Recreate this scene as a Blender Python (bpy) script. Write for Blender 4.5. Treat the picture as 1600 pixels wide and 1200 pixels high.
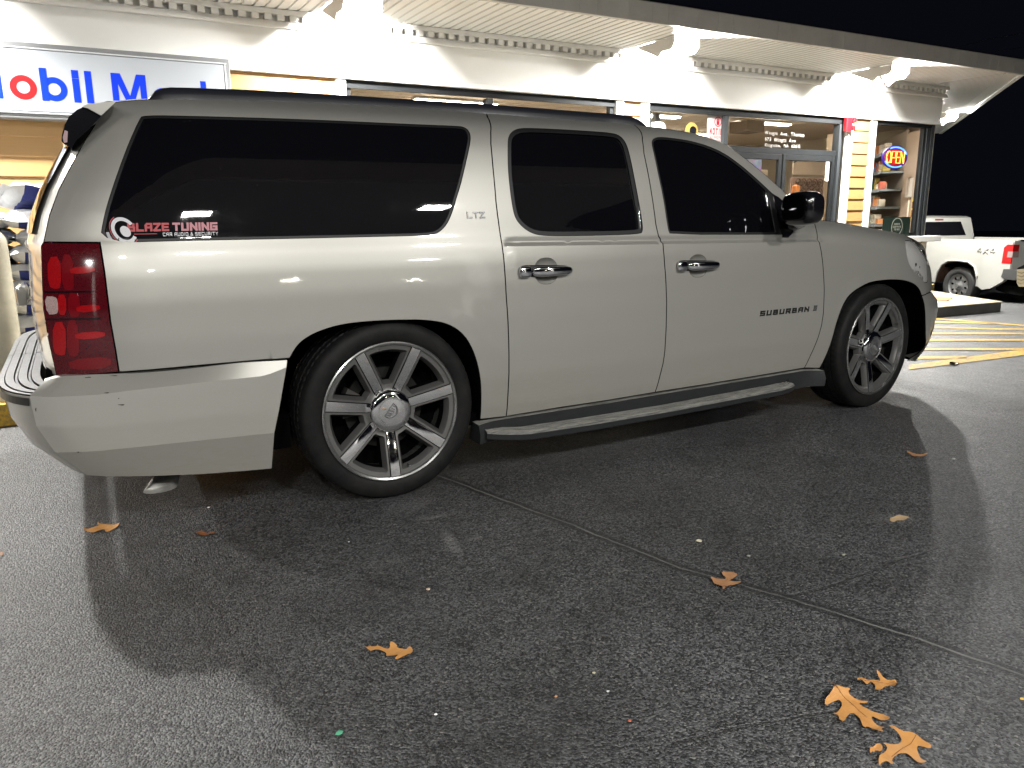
import bpy, bmesh, math, random
import numpy as np
from mathutils import Matrix, Vector
from mathutils.geometry import delaunay_2d_cdt

for o in list(bpy.data.objects):
    bpy.data.objects.remove(o)
SC = bpy.context.scene
COL = SC.collection
random.seed(7)
RNG = np.random.default_rng(5)

# ------------------------------------------------------------------ camera
CP = np.array([-1.1502235, -3.1825770, 1.2550354])
YAW, PITCH, ROLL, FPX = 0.5052849, 0.2146755, -0.0087266, 1210.0
def cam_axes():
    cy, sy = math.cos(YAW), math.sin(YAW)
    f = np.array([sy*math.cos(PITCH), cy*math.cos(PITCH), -math.sin(PITCH)])
    r = np.array([cy, -sy, 0.0]); u = np.cross(r, f)
    c, s = math.cos(ROLL), math.sin(ROLL)
    return c*r+s*u, -s*r+c*u, f
CR, CU, CF = cam_axes()
cam = bpy.data.cameras.new('camera'); camo = bpy.data.objects.new('camera', cam); COL.objects.link(camo)
cam.sensor_width = 36.0; cam.lens = FPX*36.0/1600.0
cam.clip_start = 0.05; cam.clip_end = 2000
M = Matrix.Identity(4)
for i in range(3):
    M[i][0] = CR[i]; M[i][1] = CU[i]; M[i][2] = -CF[i]; M[i][3] = CP[i]
camo.matrix_world = M
SC.camera = camo

def ray(u, v): return CF + (u-800)/FPX*CR - (v-600)/FPX*CU
def onX(u, v, X): d = ray(u, v); return CP + (X-CP[0])/d[0]*d
def onY(u, v, Y): d = ray(u, v); return CP + (Y-CP[1])/d[1]*d
def onZ(u, v, Z): d = ray(u, v); return CP + (Z-CP[2])/d[2]*d

# ------------------------------------------------------------------ world, exposure
w = bpy.data.worlds.new("World"); SC.world = w; w.use_nodes = True
nt = w.node_tree; bg = nt.nodes['Background']
sky = nt.nodes.new('ShaderNodeTexSky'); sky.sky_type = 'NISHITA'; sky.sun_disc = False
sky.sun_elevation = math.radians(-6); sky.sun_rotation = math.radians(200)
mixn = nt.nodes.new('ShaderNodeMix'); mixn.data_type = 'RGBA'; mixn.inputs[0].default_value = 0.93
mixn.inputs[7].default_value = (0.0035, 0.004, 0.0065, 1)
nt.links.new(sky.outputs[0], mixn.inputs[6]); nt.links.new(mixn.outputs[2], bg.inputs[0])
bg.inputs[1].default_value = 0.6
SC.view_settings.view_transform = 'Standard'; SC.view_settings.look = 'None'
SC.view_settings.exposure = 0.35; SC.view_settings.gamma = 1.0
SC.cycles.max_bounces = 6; SC.cycles.diffuse_bounces = 3; SC.cycles.glossy_bounces = 4
SC.cycles.caustics_reflective = False; SC.cycles.caustics_refractive = False
SC.cycles.sample_clamp_indirect = 4.0

SOFFIT_Z = 3.08
SOFFIT_LAMPS = [(-5.98, 3.74), (-2.43, 3.74), (1.12, 3.74), (4.67, 3.74), (8.22, 3.74), (13.5, 6.35)]
SOFFIT_W = 860.0
SOFFIT_LENS = 150.0
PUMP_LAMPS = [(-6.6, -6.8), (-3.1, -6.8), (.22, -6.75), (3.4, -6.3), (-1.4, -11.5), (5.2, -11.5)]
PUMP_W = 270.0
PUMP_LENS = 6.0

# ------------------------------------------------------------------ helpers
def tag(o, label=None, cat=None, group=None, kind=None):
    if label: o['label'] = label
    if cat: o['category'] = cat
    if group: o['group'] = group
    if kind: o['kind'] = kind
    return o
def empty(name, loc, label=None, cat=None, group=None, rz=0.0):
    o = bpy.data.objects.new(name, None); COL.objects.link(o)
    o.location = loc; o.rotation_euler = (0, 0, rz); o.empty_display_size = .1
    return tag(o, label, cat, group)
def worldpos(o):
    p = Vector((0, 0, 0))
    return p
def mk(name, verts, faces, mat, parent=None, smooth=False, base=None, mats=None, midx=None, normals=None):
    """verts in world metres; the object's origin is the parent's (or base)"""
    org = np.array(parent['org'] if parent is not None and 'org' in parent else (base if base is not None else (0, 0, 0)), float)
    v = np.asarray(verts, float) - org
    me = bpy.data.meshes.new(name)
    me.from_pydata([tuple(p) for p in v], [], [tuple(int(i) for i in f) for f in faces])
    if mats:
        for m in mats: me.materials.append(m)
        if midx is not None: me.polygons.foreach_set('material_index', list(midx))
    else:
        me.materials.append(mat)
    if smooth: me.polygons.foreach_set('use_smooth', [True]*len(me.polygons))
    me.update()
    if normals is not None:
        me.normals_split_custom_set_from_vertices([tuple(n) for n in normals])
    o = bpy.data.objects.new(name, me); COL.objects.link(o)
    if parent is not None:
        o.parent = parent; o['org'] = list(org)
    elif base is not None:
        o.location = base; o['org'] = list(org)
    return o
def thing(name, loc, label, cat, group=None):
    o = empty(name, loc, label, cat, group); o['org'] = list(loc); return o

class MB:
    def __init__(s): s.v = []; s.f = []; s.m = []
    def add(s, v, f, m=0):
        n = len(s.v); s.v += [tuple(p) for p in v]; s.f += [tuple(i+n for i in q) for q in f]; s.m += [m]*len(f)
        return s
    def box(s, x0, x1, y0, y1, z0, z1, m=0):
        v = [(x0,y0,z0),(x1,y0,z0),(x1,y1,z0),(x0,y1,z0),(x0,y0,z1),(x1,y0,z1),(x1,y1,z1),(x0,y1,z1)]
        return s.add(v, [(0,3,2,1),(4,5,6,7),(0,1,5,4),(1,2,6,5),(2,3,7,6),(3,0,4,7)], m)
    def bbox(s, x0, x1, y0, y1, z0, z1, b=.005, m=0):
        bm = bmesh.new(); bmesh.ops.create_cube(bm, size=1)
        for vv in bm.verts:
            vv.co = Vector(((x0+x1)/2+vv.co.x*(x1-x0), (y0+y1)/2+vv.co.y*(y1-y0), (z0+z1)/2+vv.co.z*(z1-z0)))
        bmesh.ops.bevel(bm, geom=bm.edges[:]+bm.verts[:], offset=b, segments=2, affect='EDGES', profile=.5)
        return s.bm(bm, m)
    def bm(s, bm, m=0):
        bm.verts.index_update(); v = [tuple(q.co) for q in bm.verts]; f = [tuple(q.index for q in g.verts) for g in bm.faces]
        bm.free(); return s.add(v, f, m)
    def prism(s, poly, fn0, fn1, m=0):
        """poly list of 2d, fn maps 2d->3d for two caps"""
        n = len(poly); v = [fn0(p) for p in poly]+[fn1(p) for p in poly]
        f = [tuple(range(n))[::-1], tuple(range(n, 2*n))]+[(i, (i+1) % n, n+(i+1) % n, n+i) for i in range(n)]
        return s.add(v, f, m)
    def tube(s, pts, r, n=8, m=0, cap=True):
        pts = [np.array(p, float) for p in pts]; rings = []
        for i, p in enumerate(pts):
            d = pts[min(i+1, len(pts)-1)]-pts[max(i-1, 0)]; d /= np.linalg.norm(d)
            a = np.cross(d, (0, 0, 1)); 
            if np.linalg.norm(a) < .1: a = np.cross(d, (1, 0, 0))
            a /= np.linalg.norm(a); b = np.cross(d, a); rr = r[i] if hasattr(r, '__len__') else r
            rings.append([p+rr*(math.cos(t)*a+math.sin(t)*b) for t in np.linspace(0, 2*math.pi, n, endpoint=False)])
        v = [q for R in rings for q in R]; f = []
        for i in range(len(pts)-1):
            for j in range(n):
                f.append((i*n+j, i*n+(j+1) % n, (i+1)*n+(j+1) % n, (i+1)*n+j))
        if cap: f += [tuple(range(n))[::-1], tuple(range((len(pts)-1)*n, len(pts)*n))]
        return s.add(v, f, m)
    def make(s, name, mat, parent=None, smooth=False, base=None, mats=None):
        o = mk(name, s.v, s.f, mat, parent, False, base, mats, s.m if mats else None)
        if smooth: o.data.shade_smooth(); auto_smooth(o)
        return o
def auto_smooth(o, ang=35):
    me = o.data
    bm = bmesh.new(); bm.from_mesh(me)
    bmesh.ops.recalc_face_normals(bm, faces=bm.faces)
    for f in bm.faces: f.smooth = True
    for e in bm.edges:
        if len(e.link_faces) == 2 and e.calc_face_angle(0) > math.radians(ang): e.smooth = False
    bm.to_mesh(me); bm.free()
    return o

# ------------------------------------------------------------------ materials
def mat(name, color=(.5, .5, .5), rough=.5, metal=0., coat=0., coat_r=.03, spec=.5, emis=None, es=0., build=None, trans=0., ior=1.45):
    m = bpy.data.materials.new(name); m.use_nodes = True
    nt = m.node_tree; p = nt.nodes['Principled BSDF']
    p.inputs['Base Color'].default_value = (*color, 1); p.inputs['Roughness'].default_value = rough
    p.inputs['Metallic'].default_value = metal; p.inputs['Coat Weight'].default_value = coat
    p.inputs['Coat Roughness'].default_value = coat_r; p.inputs['Specular IOR Level'].default_value = spec
    p.inputs['IOR'].default_value = ior; p.inputs['Transmission Weight'].default_value = trans
    if emis: p.inputs['Emission Color'].default_value = (*emis, 1); p.inputs['Emission Strength'].default_value = es
    if build: build(nt, p)
    return m
def nd(nt, t, **k):
    n = nt.nodes.new(t)
    for a, b in k.items():
        if a.startswith('i_'):
            key = a[2:]; n.inputs[int(key) if key.isdigit() else key.replace('_', ' ')].default_value = b
        else: setattr(n, a, b)
    return n
def ramp(nt, src, stops):
    r = nt.nodes.new('ShaderNodeValToRGB'); cr = r.color_ramp
    while len(cr.elements) < len(stops): cr.elements.new(.5)
    for e, (p, c) in zip(cr.elements, stops):
        e.position = p; e.color = (c, c, c, 1) if not hasattr(c, '__len__') else (*c, 1)
    nt.links.new(src, r.inputs[0]); return r.outputs[0]
def math_(nt, op, a, b=None, clamp=False):
    n = nt.nodes.new('ShaderNodeMath'); n.operation = op; n.use_clamp = clamp
    for i, q in enumerate((a, b)):
        if q is None: continue
        if isinstance(q, (int, float)): n.inputs[i].default_value = q
        else: nt.links.new(q, n.inputs[i])
    return n.outputs[0]
def mixc(nt, fac, a, b, blend='MIX'):
    n = nt.nodes.new('ShaderNodeMix'); n.data_type = 'RGBA'; n.blend_type = blend
    for i, q in ((0, fac), (6, a), (7, b)):
        if isinstance(q, (int, float)): n.inputs[i].default_value = q
        elif isinstance(q, tuple): n.inputs[i].default_value = (*q, 1)
        else: nt.links.new(q, n.inputs[i])
    return n.outputs[2]
def objco(nt): return nt.nodes.new('ShaderNodeTexCoord').outputs['Object']
def noise(nt, co, scale, detail=4, rough=.6, dist=0.):
    n = nd(nt, 'ShaderNodeTexNoise'); n.inputs['Scale'].default_value = scale; n.inputs['Detail'].default_value = detail
    n.inputs['Roughness'].default_value = rough; n.inputs['Distortion'].default_value = dist
    nt.links.new(co, n.inputs['Vector']); return n.outputs['Fac']
def bump(nt, p, h, strength=.3, dist=.01):
    b = nd(nt, 'ShaderNodeBump'); b.inputs['Strength'].default_value = strength; b.inputs['Distance'].default_value = dist
    nt.links.new(h, b.inputs['Height']); nt.links.new(b.outputs[0], p.inputs['Normal']); return b
def varied(color, amt=.25, scale=3., rough=None, rvar=.1, bmp=0., bscale=60, bdist=.003):
    def f(nt, p):
        co = objco(nt); n = noise(nt, co, scale, 6, .65)
        c = mixc(nt, ramp(nt, n, [(.3, 0.), (.7, 1.)]), tuple(x*(1-amt) for x in color), tuple(min(1, x*(1+amt)) for x in color))
        nt.links.new(c, p.inputs['Base Color'])
        if rough is not None:
            n2 = noise(nt, co, scale*2.7, 5, .6)
            nt.links.new(math_(nt, 'ADD', math_(nt, 'MULTIPLY', n2, 2*rvar), rough-rvar), p.inputs['Roughness'])
        if bmp: bump(nt, p, noise(nt, co, bscale, 4, .6), bmp, bdist)
    return f

def paint_build(nt, p):
    co = objco(nt)
    # dust film low on the doors, faint orange peel
    sep = nd(nt, 'ShaderNodeSeparateXYZ'); nt.links.new(co, sep.inputs[0])
    low = ramp(nt, sep.outputs[2], [(.22, 1.), (.62, 0.)])
    mp = nd(nt, 'ShaderNodeMapping'); mp.inputs['Scale'].default_value = (3, 3, 14); mp.inputs['Rotation'].default_value = (0, .5, 0)
    nt.links.new(co, mp.inputs[0])
    st = ramp(nt, noise(nt, mp.outputs[0], 3.2, 8, .75, 1.2), [(.45, 0.), (.75, 1.)])
    big = ramp(nt, noise(nt, co, 1.6, 4, .6), [(.35, .15), (.7, 1.)])
    d = math_(nt, 'MULTIPLY', math_(nt, 'MULTIPLY', low, math_(nt, 'ADD', math_(nt, 'MULTIPLY', st, .7), .3)), big, True)
    flake = noise(nt, co, 900, 1, .5)
    base = mixc(nt, flake, (.355, .348, .318), (.45, .440, .402))
    c = mixc(nt, math_(nt, 'MULTIPLY', d, .8), base, (.36, .32, .24))
    nt.links.new(c, p.inputs['Base Color'])
    nt.links.new(math_(nt, 'ADD', math_(nt, 'MULTIPLY', d, .35), .40), p.inputs['Roughness'])
    nt.links.new(math_(nt, 'SUBTRACT', 1., math_(nt, 'MULTIPLY', d, .9), True), p.inputs['Coat Weight'])
    sm = ramp(nt, noise(nt, co, 7, 6, .7), [(.4, .03), (.8, .07)])
    nt.links.new(sm, p.inputs['Coat Roughness'])
    bump(nt, p, noise(nt, co, 2.3, 2, .5), .06, .01)
PAINT = mat('suv_paint', rough=.3, metal=.45, coat=1., coat_r=.03, build=paint_build)
def glass_build(nt, p):
    co = objco(nt)
    sp = ramp(nt, noise(nt, co, 160, 2, .5), [(.74, 0.), (.78, 1.)])
    dust = ramp(nt, noise(nt, co, 5, 8, .75), [(.45, 0.), (.85, 1.)])
    k = math_(nt, 'MULTIPLY', sp, dust)
    nt.links.new(mixc(nt, math_(nt, 'MULTIPLY', k, .5), (.0035, .0036, .005), (.25, .25, .25)), p.inputs['Base Color'])
    nt.links.new(math_(nt, 'ADD', math_(nt, 'MULTIPLY', dust, .06), .015), p.inputs['Roughness'])
GLASS = mat('tinted_glass', (.004, .004, .006), .02, spec=.6, build=glass_build)
BLACKP = mat('black_plastic', (.012, .012, .013), .45, build=varied((.012, .012, .013), .3, 8, .45, .12))
GLOSSBLK = mat('gloss_black', (.006, .006, .008), .12, coat=1., coat_r=.03)
RUBBERSEAL = mat('window_seal', (.008, .008, .009), .5)
VOID = mat('dark_cavity', (.003, .003, .003), .9, spec=0.)
def chrome_build(nt, p):
    co = objco(nt)
    n = ramp(nt, noise(nt, co, 30, 6, .7), [(.4, .03), (.75, .16)])
    nt.links.new(n, p.inputs['Roughness'])
CHROME = mat('chrome', (.75, .75, .77), .08, metal=1.)
CHROME_D = mat('dusty_chrome', (.82, .82, .82), .15, metal=1., build=chrome_build)
def rail_build(nt, p):
    p.inputs['Base Color'].default_value = (.012, .013, .02, 1)
RAIL = mat('roof_rail_black', (.014, .015, .02), .35, coat=.3, coat_r=.2)
def hyper_build(nt, p):
    co = objco(nt)
    n = noise(nt, co, 5, 3, .5)
    nt.links.new(mixc(nt, n, (.17, .168, .163), (.23, .227, .22)), p.inputs['Base Color'])
    nt.links.new(ramp(nt, n, [(.3, .27), (.7, .35)]), p.inputs['Roughness'])
HYPER = mat('wheel_silver', (.3, .3, .29), .25, metal=.7, build=hyper_build)
BRAKE = mat('brake_iron', (.010, .010, .009), .6, spec=.2)
def tire_build(nt, p):
    co = objco(nt)
    n = noise(nt, co, 9, 7, .7)
    nt.links.new(mixc(nt, ramp(nt, n, [(.35, 0.), (.75, 1.)]), (.0055, .0055, .006), (.017, .0165, .0155)), p.inputs['Base Color'])
    bump(nt, p, noise(nt, co, 120, 3, .6), .12, .002)
TYRE = mat('tyre_rubber', (.02, .02, .02), .62, spec=.22, build=tire_build)
def board_build(nt, p):
    co = objco(nt)
    sep = nd(nt, 'ShaderNodeSeparateXYZ'); nt.links.new(co, sep.inputs[0])
    fx = ramp(nt, math_(nt, 'MULTIPLY', sep.outputs[0], .35), [(.15, .6), (.75, 1.)])
    geo = nd(nt, 'ShaderNodeNewGeometry'); sg = nd(nt, 'ShaderNodeSeparateXYZ'); nt.links.new(geo.outputs['Normal'], sg.inputs[0])
    up = ramp(nt, sg.outputs[2], [(.35, .02), (.85, 1.)])
    mp = nd(nt, 'ShaderNodeMapping'); mp.inputs['Scale'].default_value = (2.5, 30, 9); nt.links.new(co, mp.inputs[0])
    n = ramp(nt, noise(nt, mp.outputs[0], 4, 8, .75), [(.30, 0.), (.62, 1.)])
    k = math_(nt, 'MULTIPLY', math_(nt, 'MULTIPLY', n, up), fx)
    nt.links.new(mixc(nt, k, (.013, .0145, .016), (.52, .51, .46)), p.inputs['Base Color'])
    bump(nt, p, noise(nt, co, 80, 3, .6), .15, .003)
BOARD = mat('running_board_plastic', (.02, .022, .024), .6, build=board_build)
# ================================================================== the big SUV
ZT = np.linspace(.05, 1.8, 1751)
_p = np.array([(.05,.10),(.15,.07),(.25,.040),(.35,.016),(.5,-.003),(.65,-.012),(.8,-.017),(.95,-.014),(1.05,-.004),(1.12,.010),(1.17,.026),
               (1.3,.055),(1.45,.096),(1.58,.138),(1.63,.160),(1.67,.192),(1.70,.24),(1.73,.31),(1.8,.5)])
def _smooth(a, n):
    k = np.hanning(n+2)[1:-1]; k /= k.sum(); return np.convolve(np.pad(a, n//2, mode='edge'), k, 'valid')[:len(a)]
_a = _smooth(np.interp(ZT, _p[:, 0], _p[:, 1]), 81); _b = _smooth(_smooth(np.interp(ZT, _p[:, 0], _p[:, 1]), 161), 121)
_k = np.clip((ZT-1.19)/.12, 0, 1)*np.clip((1.66-ZT)/.08, 0, 1); _k = _k*_k*(3-2*_k)
YOT = _a*(1-_k)+_b*_k
def yo(z): return np.interp(z, ZT, YOT)
# rear edge of the side (lamp edge and tailgate shut line)
E_PX = [(158.7,179.3),(150.5,190.5),(134,216),(116,249),(104,271.5),(91,297),(76.5,336.7),(67.5,378.3),(64,384),(65,420),(67,480),(75,530),(88,587)]
EP = []
for (u, v) in E_PX:
    Y = .2
    for _ in range(10):
        P = onY(u, v, Y); Y = yo(P[2])+.115
    EP.append(P)
EP = np.array(EP); _o = np.argsort(EP[:, 2])
def xer(z): return np.interp(z, EP[_o, 2], EP[_o, 0])
# front edge of the side
F_PX = [(1445,388),(1448,401),(1449.5,413),(1452,426.7),(1453,446.7),(1452,455),(1462,468),(1464,480),(1463,493),(1460,510.7),(1453,530.7),(1443,549),(1429,565)]
FP = np.array([onY(u, v, .145) for (u, v) in F_PX]); _of = np.argsort(FP[:, 2])
def xef(z): return np.interp(z, FP[_of, 2], FP[_of, 0])
T_PX = [(1240,340.5),(1276.7,343.5),(1305,346.5),(1333,351),(1366.7,358),(1390,362),(1406.7,366),(1420,370),(1430,375),(1440,381.5),(1445,388)]
TP = np.array([onY(u, v, .12+.025*i/10) for i, (u, v) in enumerate(T_PX)])
TP[-1] = FP[0]
def ztf(x): return np.interp(x, TP[:, 0], TP[:, 2])
REAR_ARCH = [(451.7,559),(460,544),(470.5,532),(490,520),(520,509.5),(550,504),(595,500.5),(640,499.5),(655,499.6),(682.5,502),(702.7,508),(721,520.5),(733.8,539),(743,562.7),(748.5,588),(750.3,616),(748.5,654.4)]
FRONT_ARCH = [(1279.6,575),(1293,548),(1299,530),(1306,504),(1315,477),(1326,458.5),(1348,444),(1362,439.5),(1380,437.4),(1393,436.7),(1410.7,438),(1425,443),(1433,450.7),(1437.5,461.5),(1441,473),(1443,493),(1443,506.7),(1443,526.7),(1438.7,546.7),(1432,564)]
ARCH = {}
def base_add(x, z):
    a = 0.
    xe = xer(z); t = min(max((xe+.46-x)/.46, 0), 1.15); a += .115*t**2.7
    xf = xef(z); x1 = 3.30; t = min(max((x-x1)/(xf-x1), 0), 1.1); a += .145*t**2.6
    if x > 2.45 and z > .85:
        k = min((x-2.45)/.3, 1)
        r = min(max(1-(ztf(x)-z)/.15, 0), 1.0); a += k*.085*r**2.6
    return a
def ledge(x, z):
    if x < .575 or x > 2.95: return 0.
    k = min((x-.575)/.05, 1.); k = min(k, (2.95-x)/.3)
    zb = 1.158-(x-.6)*.014
    t = zb-z
    if t < 0: return 0.
    if t < .036: return k*.013*(t/.036)
    if t < .040: return k*.013*(1-(t-.036)/.004*1.25)
    r = min((t-.04)/.16, 1); return -k*.0033*(1-r*r*(3-2*r))
def S0(x, z): return float(yo(z))+base_add(x, z)+ledge(x, z)
def solve(u, v, S=None):
    S = S or S0; Y = .05
    P = onY(u, v, Y)
    for _ in range(25):
        Yn = S(P[0], P[2]); Y = .6*Yn+.4*Y; P = onY(u, v, Y)
    return P
for k, px in (('r', REAR_ARCH), ('f', FRONT_ARCH)):
    ARCH[k] = np.array([solve(u, v)[[0, 2]] for (u, v) in px])
def dens(pts, step=.02, closed=False):
    pts = [np.array(p, float) for p in pts]; out = []
    n = len(pts); rng_ = n if closed else n-1
    for i in range(rng_):
        a, b = pts[i], pts[(i+1) % n]; k = max(1, int(np.ceil(np.linalg.norm(b-a)/step)))
        for j in range(k): out.append(a+(b-a)*j/k)
    if not closed: out.append(pts[-1])
    return np.array(out)
def chaikin(pts, n=2, closed=False):
    pts = [np.array(p, float) for p in pts]
    for _ in range(n):
        out = [] if closed else [pts[0]]
        m = len(pts)
        for i in range(m if closed else m-1):
            a, b = pts[i], pts[(i+1) % m]; out += [.75*a+.25*b, .25*a+.75*b]
        if not closed: out.append(pts[-1])
        pts = out
    return np.array(pts)
ARCHD = {k: dens(chaikin(a, 2), .02) for k, a in ARCH.items()}
def seg_dist(p, poly):
    a = poly[:-1]; b = poly[1:]; d = b-a; t = np.clip(((p-a)*d).sum(1)/(d*d).sum(1), 0, 1)
    return np.sqrt((((a+t[:, None]*d)-p)**2).sum(1).min())
FLW, FLH = .074, .013
def flare(x, z):
    a = 0.
    if -.75 < x < .75 and z < 1.0:
        d = seg_dist(np.array((x, z)), ARCHD['r'])
        k = 1 - min(max((x-.12)/.38, 0), 1)**1.2
        a -= FLH*k*min(max((FLW+.010-d)/.010, 0), 1)
        t = min(max((.20-d)/.19, 0), 1); a -= .009*(1-k)*t*t*(3-2*t)
    if 2.5 < x < 4.1 and z < 1.0:
        d = seg_dist(np.array((x, z)), ARCHD['f'])
        k = min(max((x-2.80)/.25, .35), 1)
        a -= FLH*k*min(max((FLW+.014-d)/.014, 0), 1)
    return a
def S(x, z): return S0(x, z)+flare(x, z)
def Sn(x, z, e=.0025):
    gx = (S(x+e, z)-S(x-e, z))/(2*e); gz = (S(x, z+e)-S(x, z-e))/(2*e)
    n = np.array([gx, -1., gz]); return n/np.linalg.norm(n)
def pxl(pts, step=None, smooth=0, closed=False, S_=None):
    q = np.array([solve(u, v, S_)[[0, 2]] for (u, v) in pts])
    if smooth: q = chaikin(q, smooth, closed)
    return q
def inside(p, poly):
    x, y = p; c = False; n = len(poly); j = n-1
    for i in range(n):
        xi, yi = poly[i]; xj, yj = poly[j]
        if (yi > y) != (yj > y) and x < (xj-xi)*(y-yi)/(yj-yi)+xi: c = not c
        j = i
    return c
def shrink(poly, d):
    """move a closed polyline inwards by d"""
    poly = np.array(poly); n = len(poly); area = .5*np.sum(poly[:, 0]*np.roll(poly[:, 1], -1)-np.roll(poly[:, 0], -1)*poly[:, 1])
    s = 1 if area > 0 else -1; out = []
    for i in range(n):
        a = poly[i]-poly[i-1]; b = poly[(i+1) % n]-poly[i]
        a = a/(np.linalg.norm(a)+1e-9); b = b/(np.linalg.norm(b)+1e-9)
        na = np.array([-a[1], a[0]])*s; nb = np.array([-b[1], b[0]])*s
        m = na+nb; l = np.linalg.norm(m)
        m = na if l < .3 else m/l/max(.5, l/2)
        out.append(poly[i]+m*d)
    return np.array(out)
def cdt(outline, holes, step, extra=()):
    verts = []; edges = []
    def addloop(l, closed=True):
        n0 = len(verts); verts.extend(tuple(p) for p in l); n = len(l)
        for i in range(n if closed else n-1): edges.append((n0+i, n0+(i+1) % n))
    addloop(outline)
    for h in holes: addloop(h)
    for e in extra:
        run = []
        for p in e:
            ok = inside(p, outline) and not any(inside(p, h) for h in holes)
            if ok: run.append(p)
            else:
                if len(run) > 1: addloop(run, False)
                run = []
        if len(run) > 1: addloop(run, False)
    base = np.array(verts)
    lo = np.min(outline, 0); hi = np.max(outline, 0)
    i = 0
    for gx in np.arange(lo[0]+step*.5, hi[0], step):
        i += 1
        for gz in np.arange(lo[1]+step*(.5 if i % 2 else 0.), hi[1], step):
            p = (gx, gz)
            if not inside(p, outline) or any(inside(p, h) for h in holes): continue
            if ((base-p)**2).sum(1).min() < (step*.42)**2: continue
            verts.append(p)
    r = delaunay_2d_cdt([Vector(v) for v in verts], edges, [], 0, 1e-6)
    V = np.array([tuple(v) for v in r[0]]); F = []
    for f in r[2]:
        c = V[list(f)].mean(0)
        if inside(c, outline) and not any(inside(c, h) for h in holes): F.append(tuple(f))
    return V, F
def panel(name, outline, holes=(), mat_=None, parent=None, off=0., gap=.0030, step=.04, extra=(), Sf=None, roll=.009, rollmat=None, mirror=True, dstep=.02, shadecull=True):
    """sheet-metal panel on the body surface S with its edge rolled inwards; also built on the far side"""
    Sf = Sf or S
    outline = np.array([p for i, p in enumerate(np.array(outline, float)) if np.linalg.norm(p-np.array(outline[i-1], float)) > 1e-4])
    ol = dens(shrink(outline, gap) if gap else outline, dstep, True)
    hs = [dens(shrink(h, -gap) if gap else h, dstep, True) for h in holes]
    V, F = cdt(ol, hs, step, extra)
    def n_(x, z):
        e = .0025; gx = (Sf(x+e, z)-Sf(x-e, z))/(2*e); gz = (Sf(x, z+e)-Sf(x, z-e))/(2*e)
        n = np.array([gx, -1., gz]); return n/np.linalg.norm(n)
    P = [(x, Sf(x, z)+off, z) for x, z in V]; N = [n_(x, z) for x, z in V]
    faces = []; nface = 0
    for f in F:
        a, b, c = (np.array(P[f[0]]), np.array(P[f[1]]), np.array(P[f[2]]))
        nn = np.cross(b-a, c-a)
        faces.append(f if nn[1] < 0 else f[::-1])
    nface = len(faces)
    if roll:
        for loop, sg in [(ol, 1)]+[(h, -1) for h in hs]:
            n = len(loop); n0 = len(P); inn = shrink(loop, .0015*sg)
            ar = .5*np.sum(loop[:, 0]*np.roll(loop[:, 1], -1)-np.roll(loop[:, 0], -1)*loop[:, 1])
            for i in range(n):
                x, z = loop[i]; a = loop[i-1]; b = loop[(i+1) % n]; t = b-a; t = t/(np.linalg.norm(t)+1e-9)
                o = np.array([t[1], -t[0]])*(1 if ar > 0 else -1)*sg     # outward of the metal
                nn0 = n_(x, z)
                on = np.array([o[0], 0, o[1]])
                P.append((x, Sf(x, z)+off, z)); m = nn0+on*.25; N.append(m/np.linalg.norm(m))
                P.append((x, Sf(x, z)+off+roll, z)); N.append(on)
            for i in range(n):
                j = (i+1) % n; q = (n0+2*i, n0+2*j, n0+2*j+1, n0+2*i+1)
                faces.append(q if (ar > 0) == (sg > 0) else q[::-1])
    P = np.array(P); N = np.array(N)
    # orient: compare geometric normal with stored normals
    ff = []
    for f in faces:
        a, b, c = P[f[0]], P[f[1]], P[f[2]]; nn = np.cross(b-a, c-a)
        ff.append(f if nn@(N[f[0]]+N[f[1]]+N[f[2]]) > 0 else f[::-1])
    kw = dict(mats=[mat_, VOID], midx=[0]*nface+[1]*(len(ff)-nface)) if mat_ is PAINT else {}  # edge faces near-black, putting the seam shade into their colour
    o = mk(name, P, ff, mat_, parent, True, normals=N, **kw)
    if mirror:
        P2 = P.copy(); P2[:, 1] = 2.0-P2[:, 1]; N2 = N.copy(); N2[:, 1] *= -1
        mk(name, P2, [f[::-1] for f in ff], mat_, parent, True, normals=N2, **kw)
    return o
def loft(name, near, mat_, parent, bx=0., bz=0., by=0., pw=2.2, n=28, bxs=None, bzs=None, smooth=True, thick=0):
    """skin from a curve on the near side across to its mirror image, bulged in x and z"""
    near = np.array(near, float); m = len(near); V = []; F = []
    for i, p in enumerate(near):
        for j in range(n+1):
            t = j/n; t = .5-.5*math.cos(math.pi*t) if False else t
            f = 1-abs(2*t-1)**pw
            V.append((p[0]+(bxs[i] if bxs is not None else bx)*f, p[1]+(2.0-2*p[1])*t, p[2]+(bzs[i] if bzs is not None else bz)*f))
    for i in range(m-1):
        for j in range(n):
            F.append((i*(n+1)+j, i*(n+1)+j+1, (i+1)*(n+1)+j+1, (i+1)*(n+1)+j))
    o = mk(name, V, F, mat_, parent, smooth)
    return o
def P3(q, off=0., Sf=None): return np.array([(x, (Sf or S)(x, z)+off, z) for x, z in q])

suv = thing('parked_suv', (1.65, 1.0, 0.), 'silver beige full-size SUV with tinted windows and chrome spoked wheels, side-on in the foreground', 'SUV')

ROWS = [np.stack([np.arange(-1.15, 3.0, .03), np.full(139, z_)], 1)[:138] for z_ in (1.172, 1.160, 1.148, 1.136, 1.122, 1.108, 1.092, 1.074, 1.054, 1.03, 1.0)]
ROWD = [r_ for r_ in ROWS if r_[0][1] < 1.10]
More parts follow.
